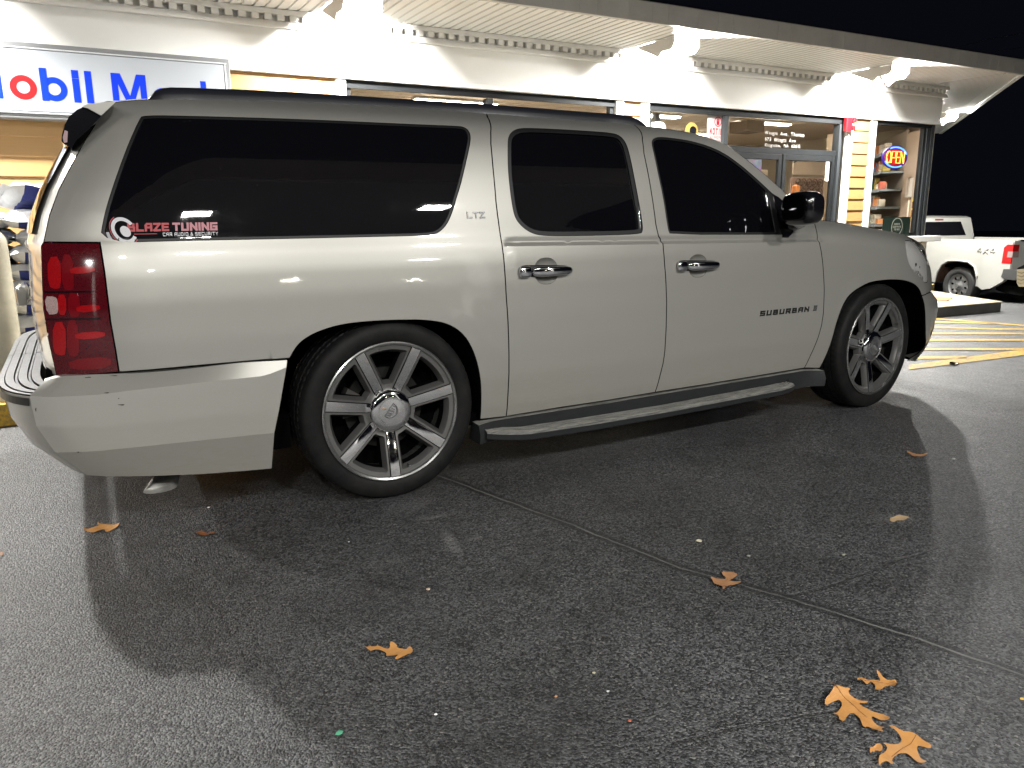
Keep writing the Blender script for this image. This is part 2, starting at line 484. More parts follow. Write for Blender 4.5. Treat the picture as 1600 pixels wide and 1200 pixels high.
# ---- outlines, traced on the body surface
RAILB = [(231,155),(326.7,155),(400,156.6),(460,158.5),(560,163),(660,168),(752.5,176),(780,178),(825,181.7),(880,185.5),(951,190.5),(990,194.5)]
SEAM1 = [(759.6,177),(762,185),(765.6,215),(769.5,255),(773,290),(775.5,323),(782,368),(789.8,440),(790.7,460),(794.4,515),(795.3,570),(793.4,616),(790.7,650.7)]
SEAM2 = [(990,194.5),(1003,228),(1014,278),(1017.7,300),(1027.4,367.4),(1033,375),(1037,398),(1041.4,457.5),(1041,510),(1038,560),(1030,592),(1023.6,613)]
SEAM3 = [(1269,344),(1275,362),(1280,379),(1284,398),(1286.7,426.7),(1288,453),(1286,500),(1276.7,533),(1256.7,575)]
LAMP_R = [(156,379),(163.5,427),(172.5,502),(180,544),(186,581.5)]
BUMP_TOP = [(448.5,561),(385,564.5),(300,572),(186,581.5)]
PIL = [(990,194.5),(1010,197),(1030,199.3),(1060,203.5),(1090,209.5),(1110,215.8),(1120,219.3),(1135,226),(1145,232.5),(1167.5,250),(1192.5,270),(1217.5,292.5),(1227.5,303),(1240,316),(1252,330),(1269,344)]
G1 = [(223.3,181.1),(303.4,182.6),(460,186.5),(660,195.6),(716,197.6),(726,199.5),(732,204.5),(734.6,212),(734.2,222),(728,251),(718.7,290),(712.5,309.5),(705,335),(696,353),(684,363.5),(669,366.9),(640,367.9),(460,372),(300,375),(157,378.2),(163.3,338),(177,292.7),(198,234),(212,201.7),(219.5,186.5)]
G2 = [(793.5,223),(796,211),(804,203.5),(817.5,200.5),(855,201.7),(910,204.8),(955.5,208),(968,212),(977,222),(983,240),(992,285),(1002,340),(1004.6,359.5),(1000,365.8),(900,368),(848,368),(829.5,363.5),(815,353),(805.5,341),(801,323),(796.5,290),(794,260)]
G3 = [(1018.5,224),(1020,218.5),(1026,215.3),(1036,214.8),(1060,217.5),(1080,221),(1105,228),(1130,239),(1155,256.5),(1180,278),(1202.5,299),(1228,323),(1233,345),(1232,366),(1221,365.8),(1047.5,366),(1044,357.7),(1036,305),(1030,278),(1022,240)]
q = lambda L, s=1: pxl(L, smooth=s)
rail_q = q(RAILB); s1 = q(SEAM1); s2 = q(SEAM2); s3 = q(SEAM3); pil_q = q(PIL)
lampr = q(LAMP_R, 0); btop = q(BUMP_TOP, 0)
E_q = np.array([(p[0], p[2]) for p in EP])               # top -> bottom
g1 = pxl(G1, smooth=2, closed=True); g2 = pxl(G2, smooth=2, closed=True); g3 = pxl(G3, smooth=1, closed=True)
archr = ARCHD['r']; archf = ARCHD['f']
# creases
def offs(poly, d):
    out = []
    for i in range(len(poly)):
        a = poly[max(i-1, 0)]; b = poly[min(i+1, len(poly)-1)]; t = (b-a)/np.linalg.norm(b-a); out.append(poly[i]+np.array([-t[1], t[0]])*d)
    return np.array(out)
CR_R = [offs(archr, d) for d in (FLW-.03, FLW-.003, FLW+.013, FLW+.03)]; CR_F = [offs(archf, d) for d in (FLW-.03, FLW-.003, FLW+.017, FLW+.035)]
LED = []
for t in (-.012, -.001, .001, .018, .0355, .0405, .046, .060):
    xs = np.arange(.52, 2.95, .04); LED.append(np.stack([xs, 1.158-(xs-.6)*.014-t], 1))
# quarter panel
rear_roof = q([(158.7,179.3),(168,168),(179,159.5),(205,157),(231,155)], 0)
rail1 = rail_q[rail_q[:, 0] < s1[0][0]-.005]
# arch bottom left corner to bumper seam
quarter = np.vstack([rail1, s1, q([(748.5,654.4)], 0), archr[::-1][1:], btop[1:], lampr[::-1], E_q[:8][::-1][0:-1], rear_roof])
panel('rear_quarter_panel', quarter, [g1], PAINT, suv, extra=CR_R+[r_[r_[:, 0] < .52] for r_ in ROWS], step=.035)
rail2 = rail_q[(rail_q[:, 0] > s1[0][0]+.005)]
rdoor = np.vstack([rail2, s2[1:], q([(1023.6,613),(950,625.5),(870,637.5),(790.7,650.7)], 0)[1:], s1[::-1][1:]])
def ell(cx, cz, rx, rz, n=28, p=2.4):
    t = np.linspace(0, 2*math.pi, n, endpoint=False)
    return np.stack([cx+rx*np.sign(np.cos(t))*abs(np.cos(t))**(2/p), cz+rz*np.sign(np.sin(t))*abs(np.sin(t))**(2/p)], 1)
h1c = solve(852, 423.5); h2c = solve(1090, 415)
cup1 = ell(h1c[0]+.005, h1c[2], .062, .060); cup2 = ell(h2c[0]+.002, h2c[2]-.002, .062, .058)
rd = panel('rear_door', rdoor, [g2, cup1], PAINT, suv, extra=CR_R+LED+ROWD, step=.035)
fdoor = np.vstack([pil_q, s3[1:], q([(1256.7,575),(1200,584.5),(1100,601),(1023.6,613)], 0)[1:], s2[::-1][1:-1]])
fd = panel('front_door', fdoor, [g3, cup2], PAINT, suv, extra=LED+ROWD, step=.035)
# fender, split from the bumper
zsplit = solve(1437.5, 461.5); bsp = FP[5]
edge_up = [p for p in FP[:6][::-1]]
fend = np.vstack([s3[:-1], q([(1256.7,575),(1279.6,575)], 0), archf[[i for i in range(len(archf)) if archf[i][1] > zsplit[2] or archf[i][0] < 3.3]],
                  [(zsplit[0], zsplit[2])], [(p[0], p[2]) for p in edge_up], [(p[0], p[2]) for p in TP[::-1][1:] if p[0] > s3[0][0]+.01]])
LAMP_F = [(1411,376),(1424,376.5),(1436,382),(1443,391),(1446.5,402),(1448.5,425),(1450,441),(1443,441),(1430,429),(1417,406)]
hl = pxl(LAMP_F, smooth=1, closed=True)
panel('front_fender', fend, [hl], PAINT, suv, extra=CR_F, step=.03)
fbum = np.vstack([[(zsplit[0], zsplit[2])], archf[[i for i in range(len(archf)) if archf[i][1] < zsplit[2] and archf[i][0] > 3.3]],
                  [(p[0], p[2]) for p in FP[5:][::-1]]])
panel('front_bumper', fbum, [], PAINT, suv, extra=CR_F, step=.03)
# lofted skins across the car
roofc = np.vstack([P3(rear_roof[2:]), P3(rail_q[1:-1]), P3(pil_q[pil_q[:, 0] < 1.75])])
roofc = roofc[np.argsort(roofc[:, 0])]
loft('roof', roofc, PAINT, suv, bz=.05, bxs=[-.03*max(0, 1-(p[0]-roofc[0][0])/.3) + .05*max(0, (p[0]-1.2)/.55) for p in roofc], bzs=[.05]*len(roofc))
pc = P3(pil_q[pil_q[:, 0] >= 1.72])
pc = pc[pc[:, 0] < 2.7]
loft('windshield', pc, GLASS, suv, bxs=[.12+.1*i/len(pc) for i in range(len(pc))], bzs=[.05*(1-i/len(pc)) for i in range(len(pc))])
tc = np.array([p for p in TP if p[0] > 2.3]); tc = np.vstack([[(2.45, .13, tc[0][2]+.01)], tc])
nt_ = len(tc)
loft('hood', tc, PAINT, suv, bxs=[.24*(i/(nt_-1))**2.5 for i in range(nt_)], bzs=[.012*(1-(i/(nt_-1))**2) for i in range(nt_)], pw=3.2)
loft('front_fascia', FP, PAINT, suv, bx=.24, pw=4.2)
ec = EP[:, :].copy()
ecd = dens(ec, .05)
loft('tailgate', ecd, PAINT, suv, bxs=[-.075 if p[2] > 1.16 else -.06 for p in ecd], pw=4.5)
tgw = ecd[(ecd[:, 2] > 1.2) & (ecd[:, 2] < 1.58)].copy()
tgw[:, 1] += .09; tgw[:, 0] -= .046
loft('rear_window', tgw, GLASS, suv, bx=-.036, pw=4.0)
# windows: glass set in, with a black seal round it
def win(name, g, inset, depth, par=None):
    gi = shrink(g, inset)
    panel('window_seal', shrink(g, -.001), [gi], RUBBERSEAL, suv, off=.004, gap=0, roll=.006, step=.05, dstep=.015)
    panel(name, shrink(g, inset*.6), [], GLASS, suv, off=depth, gap=0, roll=0, step=.03)
win('side_window', g1, .008, .007)
win('side_window', g2, .018, .013)
win('side_window', g3, .010, .012)
# division bars and mirror sail of the front door
bar = pxl([(1200,298),(1207,303),(1222,366),(1214.5,366)], 0)
panel('window_divider', bar, [], BLACKP, suv, off=.004, gap=0, roll=.01, step=.05, mirror=True)
sail = pxl([(1207,303),(1216,308),(1232,324),(1241,336),(1243,350),(1239,362),(1231,371),(1222,371)], 0)
panel('mirror_sail', sail, [], GLOSSBLK, suv, off=-.004, gap=0, roll=.012, step=.03)
gl = pxl([(998,322),(1000,322),(1004,358),(1001.5,359)], 0)
chs = pxl([(1196.8,297),(1198.2,298),(1203,324),(1201,324)], 0)
panel('chrome_strip', chs, [], CHROME_D, suv, off=.002, gap=0, roll=.004, step=.03, mirror=False)
panel('chrome_strip', gl, [], CHROME_D, suv, off=.001, gap=0, roll=.004, step=.03, mirror=False)

# dark inner shell behind every gap, wheel housings, floor
inner = np.vstack([rail_q[:1], rail_q[1:], pil_q[1:], [(p[0]-.03, p[2]-.02) for p in TP if p[0] > 2.75], [(p[0]-.03, p[2]) for p in FP[:-4]]])
inner = np.vstack([inner, archf[::-1], q([(1256.7,575),(790.7,650.7),(748.5,654.4)], 0), archr[::-1][1:], btop[1:], [(p[0]+.03, p[1]) for p in E_q[::-1]], rear_roof[1:]])
panel('inner_body', inner, [g1, g2, g3, cup1, cup2], VOID, suv, off=.0095, gap=0, roll=0, step=.04, extra=CR_R+CR_F+LED)
def housing(arch, depth=.55):
    V = []; F = []; n = len(arch)
    for x, z in arch: V += [(x, S(x, z)+.010, z), (x, depth, z)]
    for i in range(n-1): F.append((2*i, 2*i+1, 2*i+3, 2*i+2))
    F.append(tuple(2*i+1 for i in range(n)))
    mk('wheel_housing', V, F, VOID, suv)
    V2 = [(x, 2-y, z) for x, y, z in V]; mk('wheel_housing', V2, F, VOID, suv)
for a in (archr, archf):
    a2 = np.vstack([[(a[0][0], .2)], a, [(a[-1][0], .2)]]) if False else a
    housing(a2)
MB().box(.40, 2.80, .06, 1.94, .27, .33).box(-1.05, -.42, .14, 1.86, .27, .42).box(-.5, .45, .5, 1.5, .36, .42).box(2.8, 3.85, .5, 1.5, .28, .34).box(-1.1,3.7,.75,.85,.28,.38).box(-1.1,3.7,1.15,1.25,.28,.38).make('underbody', VOID, suv)  # rear box made deeper to block the lit ground beyond
MB().box(-.1, .1, .3, 1.7, .36, .46).make('rear_axle', BRAKE, suv)

# ---- roof rail
rt = [(231,155),(235,149),(240,143),(249.7,138),(263.7,136.3),(350,138.7),(460,143.3),(560,149.5),(660,156.3),(757.5,162.5),(879,172),(960,178),(988.5,182.5),(1000.5,189),(1006,196)]
rb = [(231,156),(300,155.2),(326.7,155.5),(460,159),(560,163.5),(660,168.5),(752.5,176.5),(825,182.2),(951,191),(1006,196.2)]
rbp = np.array([solve(u, v, S0) for u, v in rb])
def railpt(u, v):
    P = onY(u, v, .2); yb = np.interp(P[0], rbp[:, 0], rbp[:, 1]); return onY(u, v, yb+.018)
rtp = np.array([railpt(u, v) for u, v in rt])
xs = np.linspace(rtp[0][0]+.001, rtp[-1][0]-.001, 90)
def build_rail(mir):
    V = []; F = []; 
    for x in xs:
        zt_ = np.interp(x, rtp[:, 0], rtp[:, 2]); zb_ = np.interp(x, rbp[:, 0], rbp[:, 2]); yb = np.interp(x, rbp[:, 0], rbp[:, 1])
        zt_ = max(zt_, zb_+.003); h = zt_-zb_
        sec = [(yb-.002, zb_-.006), (yb+.002, zb_+h*.35), (yb+.010, zb_+h*.8), (yb+.022, zt_), (yb+.045, zt_), (yb+.058, zb_+h*.7), (yb+.062, zb_-.0)]
        for y, z in sec: V.append((x, 2-y if mir else y, z))
    k = 7
    for i in range(len(xs)-1):
        for j in range(k-1):
            f = (i*k+j, i*k+j+1, (i+1)*k+j+1, (i+1)*k+j); F.append(f if mir else f[::-1])
    F.append(tuple(range(k))); F.append(tuple(range((len(xs)-1)*k, len(xs)*k)))
    o = mk('roof_rail', V, F, RAIL, suv); auto_smooth(o, 50)
build_rail(False); build_rail(True)

# ---- rear spoiler with brake lamp pod
sp = [(160,179.5),(179,159.5),(165,160.3),(150,162),(137,163.5),(120,171.5),(108,181.5),(101,195),(97,210),(96,220),(100,225),(112,231),(120,218),(135,205),(150,190)]
spP = np.array([onY(u, v, .16)[[0, 2]] for u, v in sp])
m = MB(); m.prism([tuple(p) for p in spP], lambda p: (p[0], .165, p[1]), lambda p: (p[0], 1.835, p[1]))
top = [tuple(onY(u, v, .16)[[0, 2]]) for u, v in [(181,159.5),(165,160.0),(137,163.0),(128,167.5),(137,169.5),(158,181)]]
m2 = MB(); m2.prism(top, lambda p: (p[0], .150, p[1]), lambda p: (p[0], 1.85, p[1]))
so = m2.make('rear_spoiler', PAINT, suv); auto_smooth(so, 40)
o = m.make('spoiler_underside', GLOSSBLK, so); o.data.name = 'spoiler_underside'; auto_smooth(o, 50)
lens = MB(); lp = [tuple(onY(u, v, .155)[[0, 2]]) for u, v in [(101,203),(106,205),(105,222),(100,223),(98,215)]]
lens.prism(lp, lambda p: (p[0], .16, p[1]), lambda p: (p[0], .5, p[1]))
lens.make('lamp_lens', mat('lamp_clear', (.5,.35,.36), .12, coat=1.), so)
# ---- tail lamp (wraps the corner)
def lampmat(name, c, r=.1, es=0., noise_=True):
    def b(nt, p):
        co = objco(nt)
        wv = nd(nt, 'ShaderNodeTexVoronoi'); wv.inputs['Scale'].default_value = 240; nt.links.new(co, wv.inputs['Vector'])
        nt.links.new(mixc(nt, wv.outputs['Distance'], tuple(x*1.25 for x in c), tuple(x*.75 for x in c)), p.inputs['Base Color'])
    return mat(name, c, r, coat=1., coat_r=.03, build=b if noise_ else None)
RED_D = lampmat('lamp_dark_red', (.075, .004, .008)); RED_B = lampmat('lamp_bright_red', (.33, .006, .009)); RED_M = lampmat('lamp_mid_red', (.16, .004, .008))
CLEAR = lampmat('lamp_clear_lens', (.42, .30, .29))
lamp_out = np.vstack([q([(156,379.4)], 0), lampr[1:], q([(150,584.5),(88,588)], 0), E_q[7:-1][::-1]])
lp_ = panel('tail_lamp', lamp_out, [], RED_D, suv, off=-.002, gap=.003, step=.025, roll=.02)
def blob(name, px, m_, off, par, sm=1):
    pts = []
    for u, v in px: pts.append(solve(u, v)[[0, 2]])
    o = panel(name, chaikin(pts, sm, True), [], m_, par, off=off, gap=0, step=.03, roll=.0015, mirror=False)
    return o
suvl = lp_; 
for i, (y0, y1, xs_, xe_) in enumerate([(398, 452, 74, 150), (458, 494, 84, 158), (500, 556, 82, 166)]):
    k = (y0-398)/158*14
    x0 = xs_
    if i != 1:
        blob('lamp_reflector', [(x0, y0+4), (x0+20, y0+2), (x0+22, y1-3), (x0+12, y1), (x0+1, y1-6)], RED_B, -.0042, lp_)
    else:
        blob('lamp_reflector', [(x0+5, y0+2), (x0+19, y0+2), (x0+20, y1-2), (x0+7, y1-2)], RED_B, -.0042, lp_, 1)
        blob('reverse_lens', [(69, 463), (86, 463), (90, 469), (91, 487), (87, 491), (74, 491)], CLEAR, -.0046, lp_, 1)
    blob('lamp_reflector', [(x0+22, y0-1), (x0+39, y0), (x0+42, y1-8), (x0+38, y1+2), (x0+23, y1)], RED_M, -.0036, lp_)
    blob('lamp_reflector', [(x0+34, y0+20), (xe_-3, y0+17), (xe_-1, y0+27), (x0+37, y0+31)], RED_B, -.0042, lp_, 1)
blob('lamp_reflector', [(106, 562), (172, 556), (175, 574), (110, 579)], RED_M, -.0036, lp_, 1)
for v0 in (455, 497.5):
    blob('lamp_rib', [(68+(v0-455)*.1, v0), (146+(v0-455)*.25, v0-1), (146+(v0-455)*.25, v0+1.2), (68+(v0-455)*.1, v0+2.2)], GLOSSBLK, -.005, lp_, 0)

# ---- head lamp
HLM = mat('head_lamp_lens', (.50, .49, .47), .18, coat=1.)
hl_ = panel('head_lamp', shrink(hl, .001), [], HLM, suv, off=.001, gap=0, step=.03, roll=.01, Sf=S)
for (u, v, r) in ((1431, 414, .016), (1437, 418, .012), (1434.5, 426, .014), (1439.5, 386.5, .012), (1441, 393, .012)):
    P = solve(u, v); bm = bmesh.new(); bmesh.ops.create_uvsphere(bm, u_segments=12, v_segments=8, radius=r)
    for vv in bm.verts: vv.co = Vector((P[0]+vv.co.x, P[1]+.006+vv.co.y*.5, P[2]+vv.co.z))
    MB().bm(bm).make('lamp_bulb', CHROME, hl_, smooth=True)

# ---- rear bumper: side face and wrap
def bump_row(pts, Y):
    return np.array([onY(u, v, Y) for u, v in pts])
# rows from the arch (right) to the corner (left)
rowT = bump_row([(448.5,562.5),(385,566),(300,573.5),(186,583),(130,585.5),(95,587.5),(69,594.5)], .045)
rowT[0][1] = rowT[1][1] = -.004
rowT = np.array([onY(u, v, y) for (u, v), y in zip([(448.5,562.7),(385,566.2),(300,573.7),(186,583.2),(130,586),(95,588),(69,595.5)], [-.012,-.004,.018,.03,.035,.04,.055])])
row1 = np.array([onY(u, v, y) for (u, v), y in zip([(447.5,574),(414,587.3),(316,597.4),(215.6,609),(150,617),(86,620.5),(46,619)], [-.022,-.030,-.034,-.034,-.032,-.024,-.004])])
row2 = np.array([onY(u, v, y) for (u, v), y in zip([(436,640),(400,645),(316,652),(215,662),(150,667),(90,668),(57,666)], [-.028,-.032,-.036,-.036,-.034,-.024,-.004])])
row3 = np.array([onY(u, v, y) for (u, v), y in zip([(428.5,676.5),(392,680),(300,689.5),(210,699),(150,705),(118,706.5),(86,706.6)], [-.028,-.031,-.034,-.034,-.030,-.022,-.004])])
row4 = np.array([onY(u, v, y) for (u, v), y in zip([(424.4,731.8),(390,735),(316,740.6),(240,743.5),(201,744.2),(165,744.3),(138,742.6)], [.012,.010,.008,.008,.012,.018,.03])])
rows = [rowT, row1, row2, row3, row4]
def resample(r, n=26):
    d = np.r_[0, np.cumsum(np.linalg.norm(np.diff(r, axis=0), axis=1))]; t = np.linspace(0, d[-1], n)
    return np.stack([np.interp(t, d, r[:, i]) for i in range(3)], 1)
rs = [resample(r) for r in rows]
m = MB(); V = []; F = []
sub = []
for a, b in zip(rs[:-1], rs[1:]):
    for t in (0, .08, .5, .92): sub.append(a+(b-a)*t)
sub.append(rs[-1])
# lips: fold inwards top and bottom
sub = [rs[0]+np.array([0, .05, 0.0])]+sub+[rs[-1]+np.array([0, .12, .01])]
n = len(rs[0])
for r in sub: V += [tuple(p) for p in r]
for i in range(len(sub)-1):
    for j in range(n-1): F.append((i*n+j, (i+1)*n+j, (i+1)*n+j+1, i*n+j+1))
# arch-side lip
k0 = len(V)
for r in sub: V.append((r[0][0], r[0][1]+.06, r[0][2]))
for i in range(len(sub)-1): F.append((i*n, k0+i, k0+i+1, (i+1)*n))
for mir in (0, 1):
    VV = [(x, 2-y if mir else y, z) for x, y, z in V]
    o = mk('rear_bumper', VV, F, PAINT, suv)
    bm = bmesh.new(); bm.from_mesh(o.data); bm.verts.ensure_lookup_table(); bmesh.ops.recalc_face_normals(bm, faces=bm.faces)
    for f in bm.faces: f.smooth = True
    for e in bm.edges:
        a_, b_ = e.verts[0].index, e.verts[1].index
        if a_ < k0 and b_ < k0 and a_//n == b_//n and a_//n in (1, 5, 13, 17): e.smooth = False
        if a_ >= k0 or b_ >= k0 or (a_ % n == 0 and b_ % n == 0): e.smooth = False
    bm.to_mesh(o.data); bm.free()
# wrap across the back
cor = [rs[0][-1]+np.array([0, 0, 0]), rs[1][-1], rs[2][-1], rs[3][-1], rs[4][-1]]
cx = [-1.36, -1.475, -1.455, -1.405, -1.30]
zb = [0., 0., -.01, -.01, -.0]
def wrap(name, idx, mt, dz=0.):
    V = []; F = []; N_ = 30
    for i in idx:
        c = cor[i]
        for j in range(N_+1):
            w_ = (j/N_)**1.6; y = c[1]+(1.0-c[1])*w_
            V.append((c[0]+(cx[i]-c[0])*(1-(1-w_)**7), y, c[2]+zb[i]*w_+dz))
    for a in range(len(idx)-1):
        for j in range(N_): F.append((a*(N_+1)+j, a*(N_+1)+j+1, (a+1)*(N_+1)+j+1, (a+1)*(N_+1)+j))
    for mir in (0, 1):
        o = mk(name, [(x, 2-y if mir else y, z) for x, y, z in V], F, mt, suv); auto_smooth(o, 30)
wrap('rear_bumper_back', [1, 2, 3, 4], CHROME_D if False else PAINT)
# step pad on top, ribbed
PAD = mat('step_pad_grey', (.10, .10, .10), .45, build=varied((.16, .16, .16), .2, 20, .4, .1))
m = MB()
c1 = cor[1]
def edge(w_): return np.array([c1[0]+(cx[1]-c1[0])*(1-(1-w_)**7), c1[1]+(1-c1[1])*w_, c1[2]+.004])
for (a, b, dz) in [(0, .018, 0), (.022, .05, .004), (.054, .062, -.002), (.066, .095, .004), (.099, .107, -.002), (.111, .14, .004)]:
    V = []; F = []; N_ = 26
    for j in range(N_+1):
        e = edge((j/N_)**1.5)
        V += [(e[0]+a, e[1]+.01, e[2]+dz), (e[0]+b, e[1]+.01, e[2]+dz)]
    for j in range(N_): F.append((2*j, 2*j+1, 2*j+3, 2*j+2))
    m.add(V, F); m.add([(x, 2-y, z) for x, y, z in V], [f[::-1] for f in F])
m.make('bumper_step_pad', PAD, suv)
V = []; F = []
for j in range(27):
    e = edge((j/26)**1.5); V += [(e[0]-.003, e[1], e[2]-.012), (e[0]-.004, e[1], e[2]-.04)]
for j in range(26): F.append((2*j, 2*j+1, 2*j+3, 2*j+2))
mk('bumper_trim', V, F, BLACKP, suv)
MB().box(-1.30, -1.18, .15, 1.85, .45, .70).make('bumper_core', VOID, suv)
# licence recess handle on tailgate
TP_ = onY(38, 440, .95)
MB().bbox(-1.405, -1.36, .84, 1.16, .88, .97, .02).make('tailgate_handle', mat('handle_grey', (.3,.29,.26), .3, coat=1.), suv, True)

# ---- chipped paint on the bumper
CHIP = mat('paint_chip', (.010, .010, .010), .6)
for (u, v, w_, h_, Y) in ((138, 590.5, 6, 2.2, .026), (190, 632.5, 6.5, 1.1, -.0362), (185.5, 622.8, 1.2, 1.0, -.0362), (167, 613.6, 5, .7, -.0362), (178, 586.8, 8, .5, .018), (56, 640, 1.0, 4, -.008), (316, 571.8, 5, .8, .008), (122, 706.4, 2.5, .9, -.026)):
    V = []; k = 9
    for i in range(k):
        a = 2*math.pi*i/k; r = .55+.45*((i*7) % 3)/2; V.append(onY(u+w_*r*math.cos(a), v+h_*r*math.sin(a), Y-.0012))
    mk('paint_chip', V, [tuple(range(k))], CHIP, suv)

# ---- exhaust tip
EX = mat('exhaust_steel', (.62, .61, .57), .35, metal=.6, build=varied((.60, .59, .55), .25, 20, .35, .1))
p0 = onZ(255, 762, .075)
m = MB(); 
def exring(c, a, b_, ang):
    return [(c[0]+a*math.cos(t)*math.cos(ang), c[1]+a*math.cos(t)*math.sin(ang)*.9, c[2]+b_*math.sin(t)) for t in np.linspace(0, 2*math.pi, 20, endpoint=False)]
V = []; F = []
cs = [(p0[0]+.30, p0[1]+.45, .25), (p0[0]+.12, p0[1]+.20, .20), (p0[0]+.02, p0[1]+.03, .115), (p0[0]-.012, p0[1]-.01, .075)]
sz = [(.03, .03), (.036, .033), (.058, .028), (.072, .018)]
for c, (a, b_) in zip(cs, sz): V += exring(c, a, b_, .1)
for i in range(3):
    for j in range(20): F.append((i*20+j, i*20+(j+1) % 20, (i+1)*20+(j+1) % 20, (i+1)*20+j))
F.append(tuple(range(60, 80)))
o = mk('exhaust_tip', V, F, EX, suv); auto_smooth(o, 50)

# ---- running board
BT = [(741.5,659),(752,656),(794.4,650.2),(870,638.5),(950,626.5),(1023.6,614),(1100,602),(1200,585.5),(1256,576.3),(1279,575.3)]
def bpt(u, v, Y): return onY(u, v, Y)
top = np.array([onY(u, v, .035) for u, v in BT])
def zint(x, P): return np.interp(x, P[:, 0], P[:, 2])
OT = np.array([onY(u, v, -.075) for u, v in [(768,678),(830,675),(930,660),(1050,640),(1150,621),(1251,602)]])
OB = np.array([onY(u, v, -.065) for u, v in [(768,690.5),(830,688),(930,672.5),(1050,651),(1150,632),(1251,612)]])
for mir in (0, 1):
    V = []; F = []; MI = []
    X = np.linspace(OT[0][0], OT[-1][0], 40)
    for i, x in enumerate(X):
        e = min(i, len(X)-1-i); tk = [ .045, .018, .006, 0.][min(e, 3)]
        zt_ = zint(x, OT); zb_ = zint(x, OB)
        prof = [(-.062+tk, zb_), (-.072+tk, zb_+.006), (-.077+tk, zt_-.010), (-.070+tk, zt_-.001), (-.060+tk, zt_+.002)]
        yy = -.055+tk
        for g in range(5):
            prof += [(yy, zt_+.003), (yy+.010, zt_+.0045), (yy+.012, zt_-.006), (yy+.0155, zt_-.006)]; yy += .0165
        prof += [(.045, zt_+.008), (.055, zt_+.05), (.06, zt_+.06)]
        k = len(prof)
        for y, z in prof: V.append((x, 2-y if mir else y, z))
    for i in range(len(X)-1):
        for j in range(k-1):
            f = (i*k+j, (i+1)*k+j, (i+1)*k+j+1, i*k+j+1); F.append(f); MI.append(1 if 5 <= j < 25 and (j-5) % 4 in (1, 2, 3) else 0)  # groove faces black, so the shade between ribs is in the colour
    for s0 in (0, (len(X)-1)*k): F.append(tuple(range(s0, s0+k))); MI.append(0)
    # underside
    o = mk('running_board', V, F, BOARD, suv, mats=[BOARD, BLACKP], midx=MI); auto_smooth(o, 28)
    # sill valance behind the step
    V = []; F = []
    VB = np.array([onY(u, v, .0) for u, v in [(741,694),(770,690),(800,690),(1050,651),(1230,616),(1266,605)]])
    X = np.linspace(top[0][0]-.0, top[-1][0], 44)
    for i, x in enumerate(X):
        zt_ = zint(x, top)-.004; zb_ = zint(x, VB)
        e = min(x-X[0], X[-1]-x); out = max(0., 1-abs(e-.0)/.13)
        prof = [(.060, zt_), (.022-.030*out, zt_-.004), (.03-.055*out, (zt_+zb_)/2), (.035-.055*out, zb_), (.10, zb_)]
        for y, z in prof: V.append((x, 2-y if mir else y, z))
    for i in range(43):
        for j in range(4): F.append((i*5+j, (i+1)*5+j, (i+1)*5+j+1, i*5+j+1))
    F += [tuple(range(5)), tuple(range(43*5, 44*5))]
    o = mk('sill_cover', V, F, BOARD, suv); auto_smooth(o, 30)

# ---- door handles with cups
def handle(P, par, L=.148):
    x0, _, z0 = P
    # cup
    V = []; F = []; n = 28
    cup = cup1 if x0 < 1.2 else cup2
    for i, r in enumerate((1.03, .9, .72, .5, .25, .02)):
        cc = cup.mean(0)
        for pt in cup:
            xx, zz = cc+(pt-cc)*r; V.append((xx, S(xx, zz)+[.001, .010, .018, .023, .025, .026][i], zz))
    for i in range(5):
        for j in range(n): F.append((i*n+j, (i+1)*n+j, (i+1)*n+(j+1) % n, i*n+(j+1) % n))
    mk('handle_cup', V, F, PAINT, par, True)
    def bar_(name, x0, x1, h0, h1, yo0, yo1, mt, off, rnd=.35):
        V = []; F = []; N_ = 26; K = 14
        for i in range(N_+1):
            t = i/N_; x = x0+(x1-x0)*t
            e = max(1-(2*t-1)**8*1.0, .05)**.5; hh = (h0+(h1-h0)*t)*e
            yy = off+(yo0+(yo1-yo0)*math.sin(math.pi*t))
            for j in range(K):
                a = 2*math.pi*j/K; c_, s_ = math.cos(a), math.sin(a)
                V.append((x, S(x, z0)+yy-.011*e*np.sign(c_)*abs(c_)**.7, z0+(x-P[0])*-.004+hh*np.sign(s_)*abs(s_)**.8))
        for i in range(N_):
            for j in range(K): F.append((i*K+j, i*K+(j+1) % K, (i+1)*K+(j+1) % K, (i+1)*K+j))
        F += [tuple(range(K)), tuple(range(N_*K, (N_+1)*K))]
        o = mk(name, V, F, mt, par); auto_smooth(o, 60); return o
    bar_('handle_base', x0-L-.006, x0+L+.004, .034, .023, .006, .006, BLACKP, 0.)
    h = bar_('door_handle', x0-L*.55, x0+L, .025, .019, -.012, -.032, CHROME, 0.)
    k = bar_('handle_cap', x0-L, x0-L*.57, .027, .0265, -.013, -.015, CHROME, 0.)
handle(h1c, rd); handle(h2c, fd)

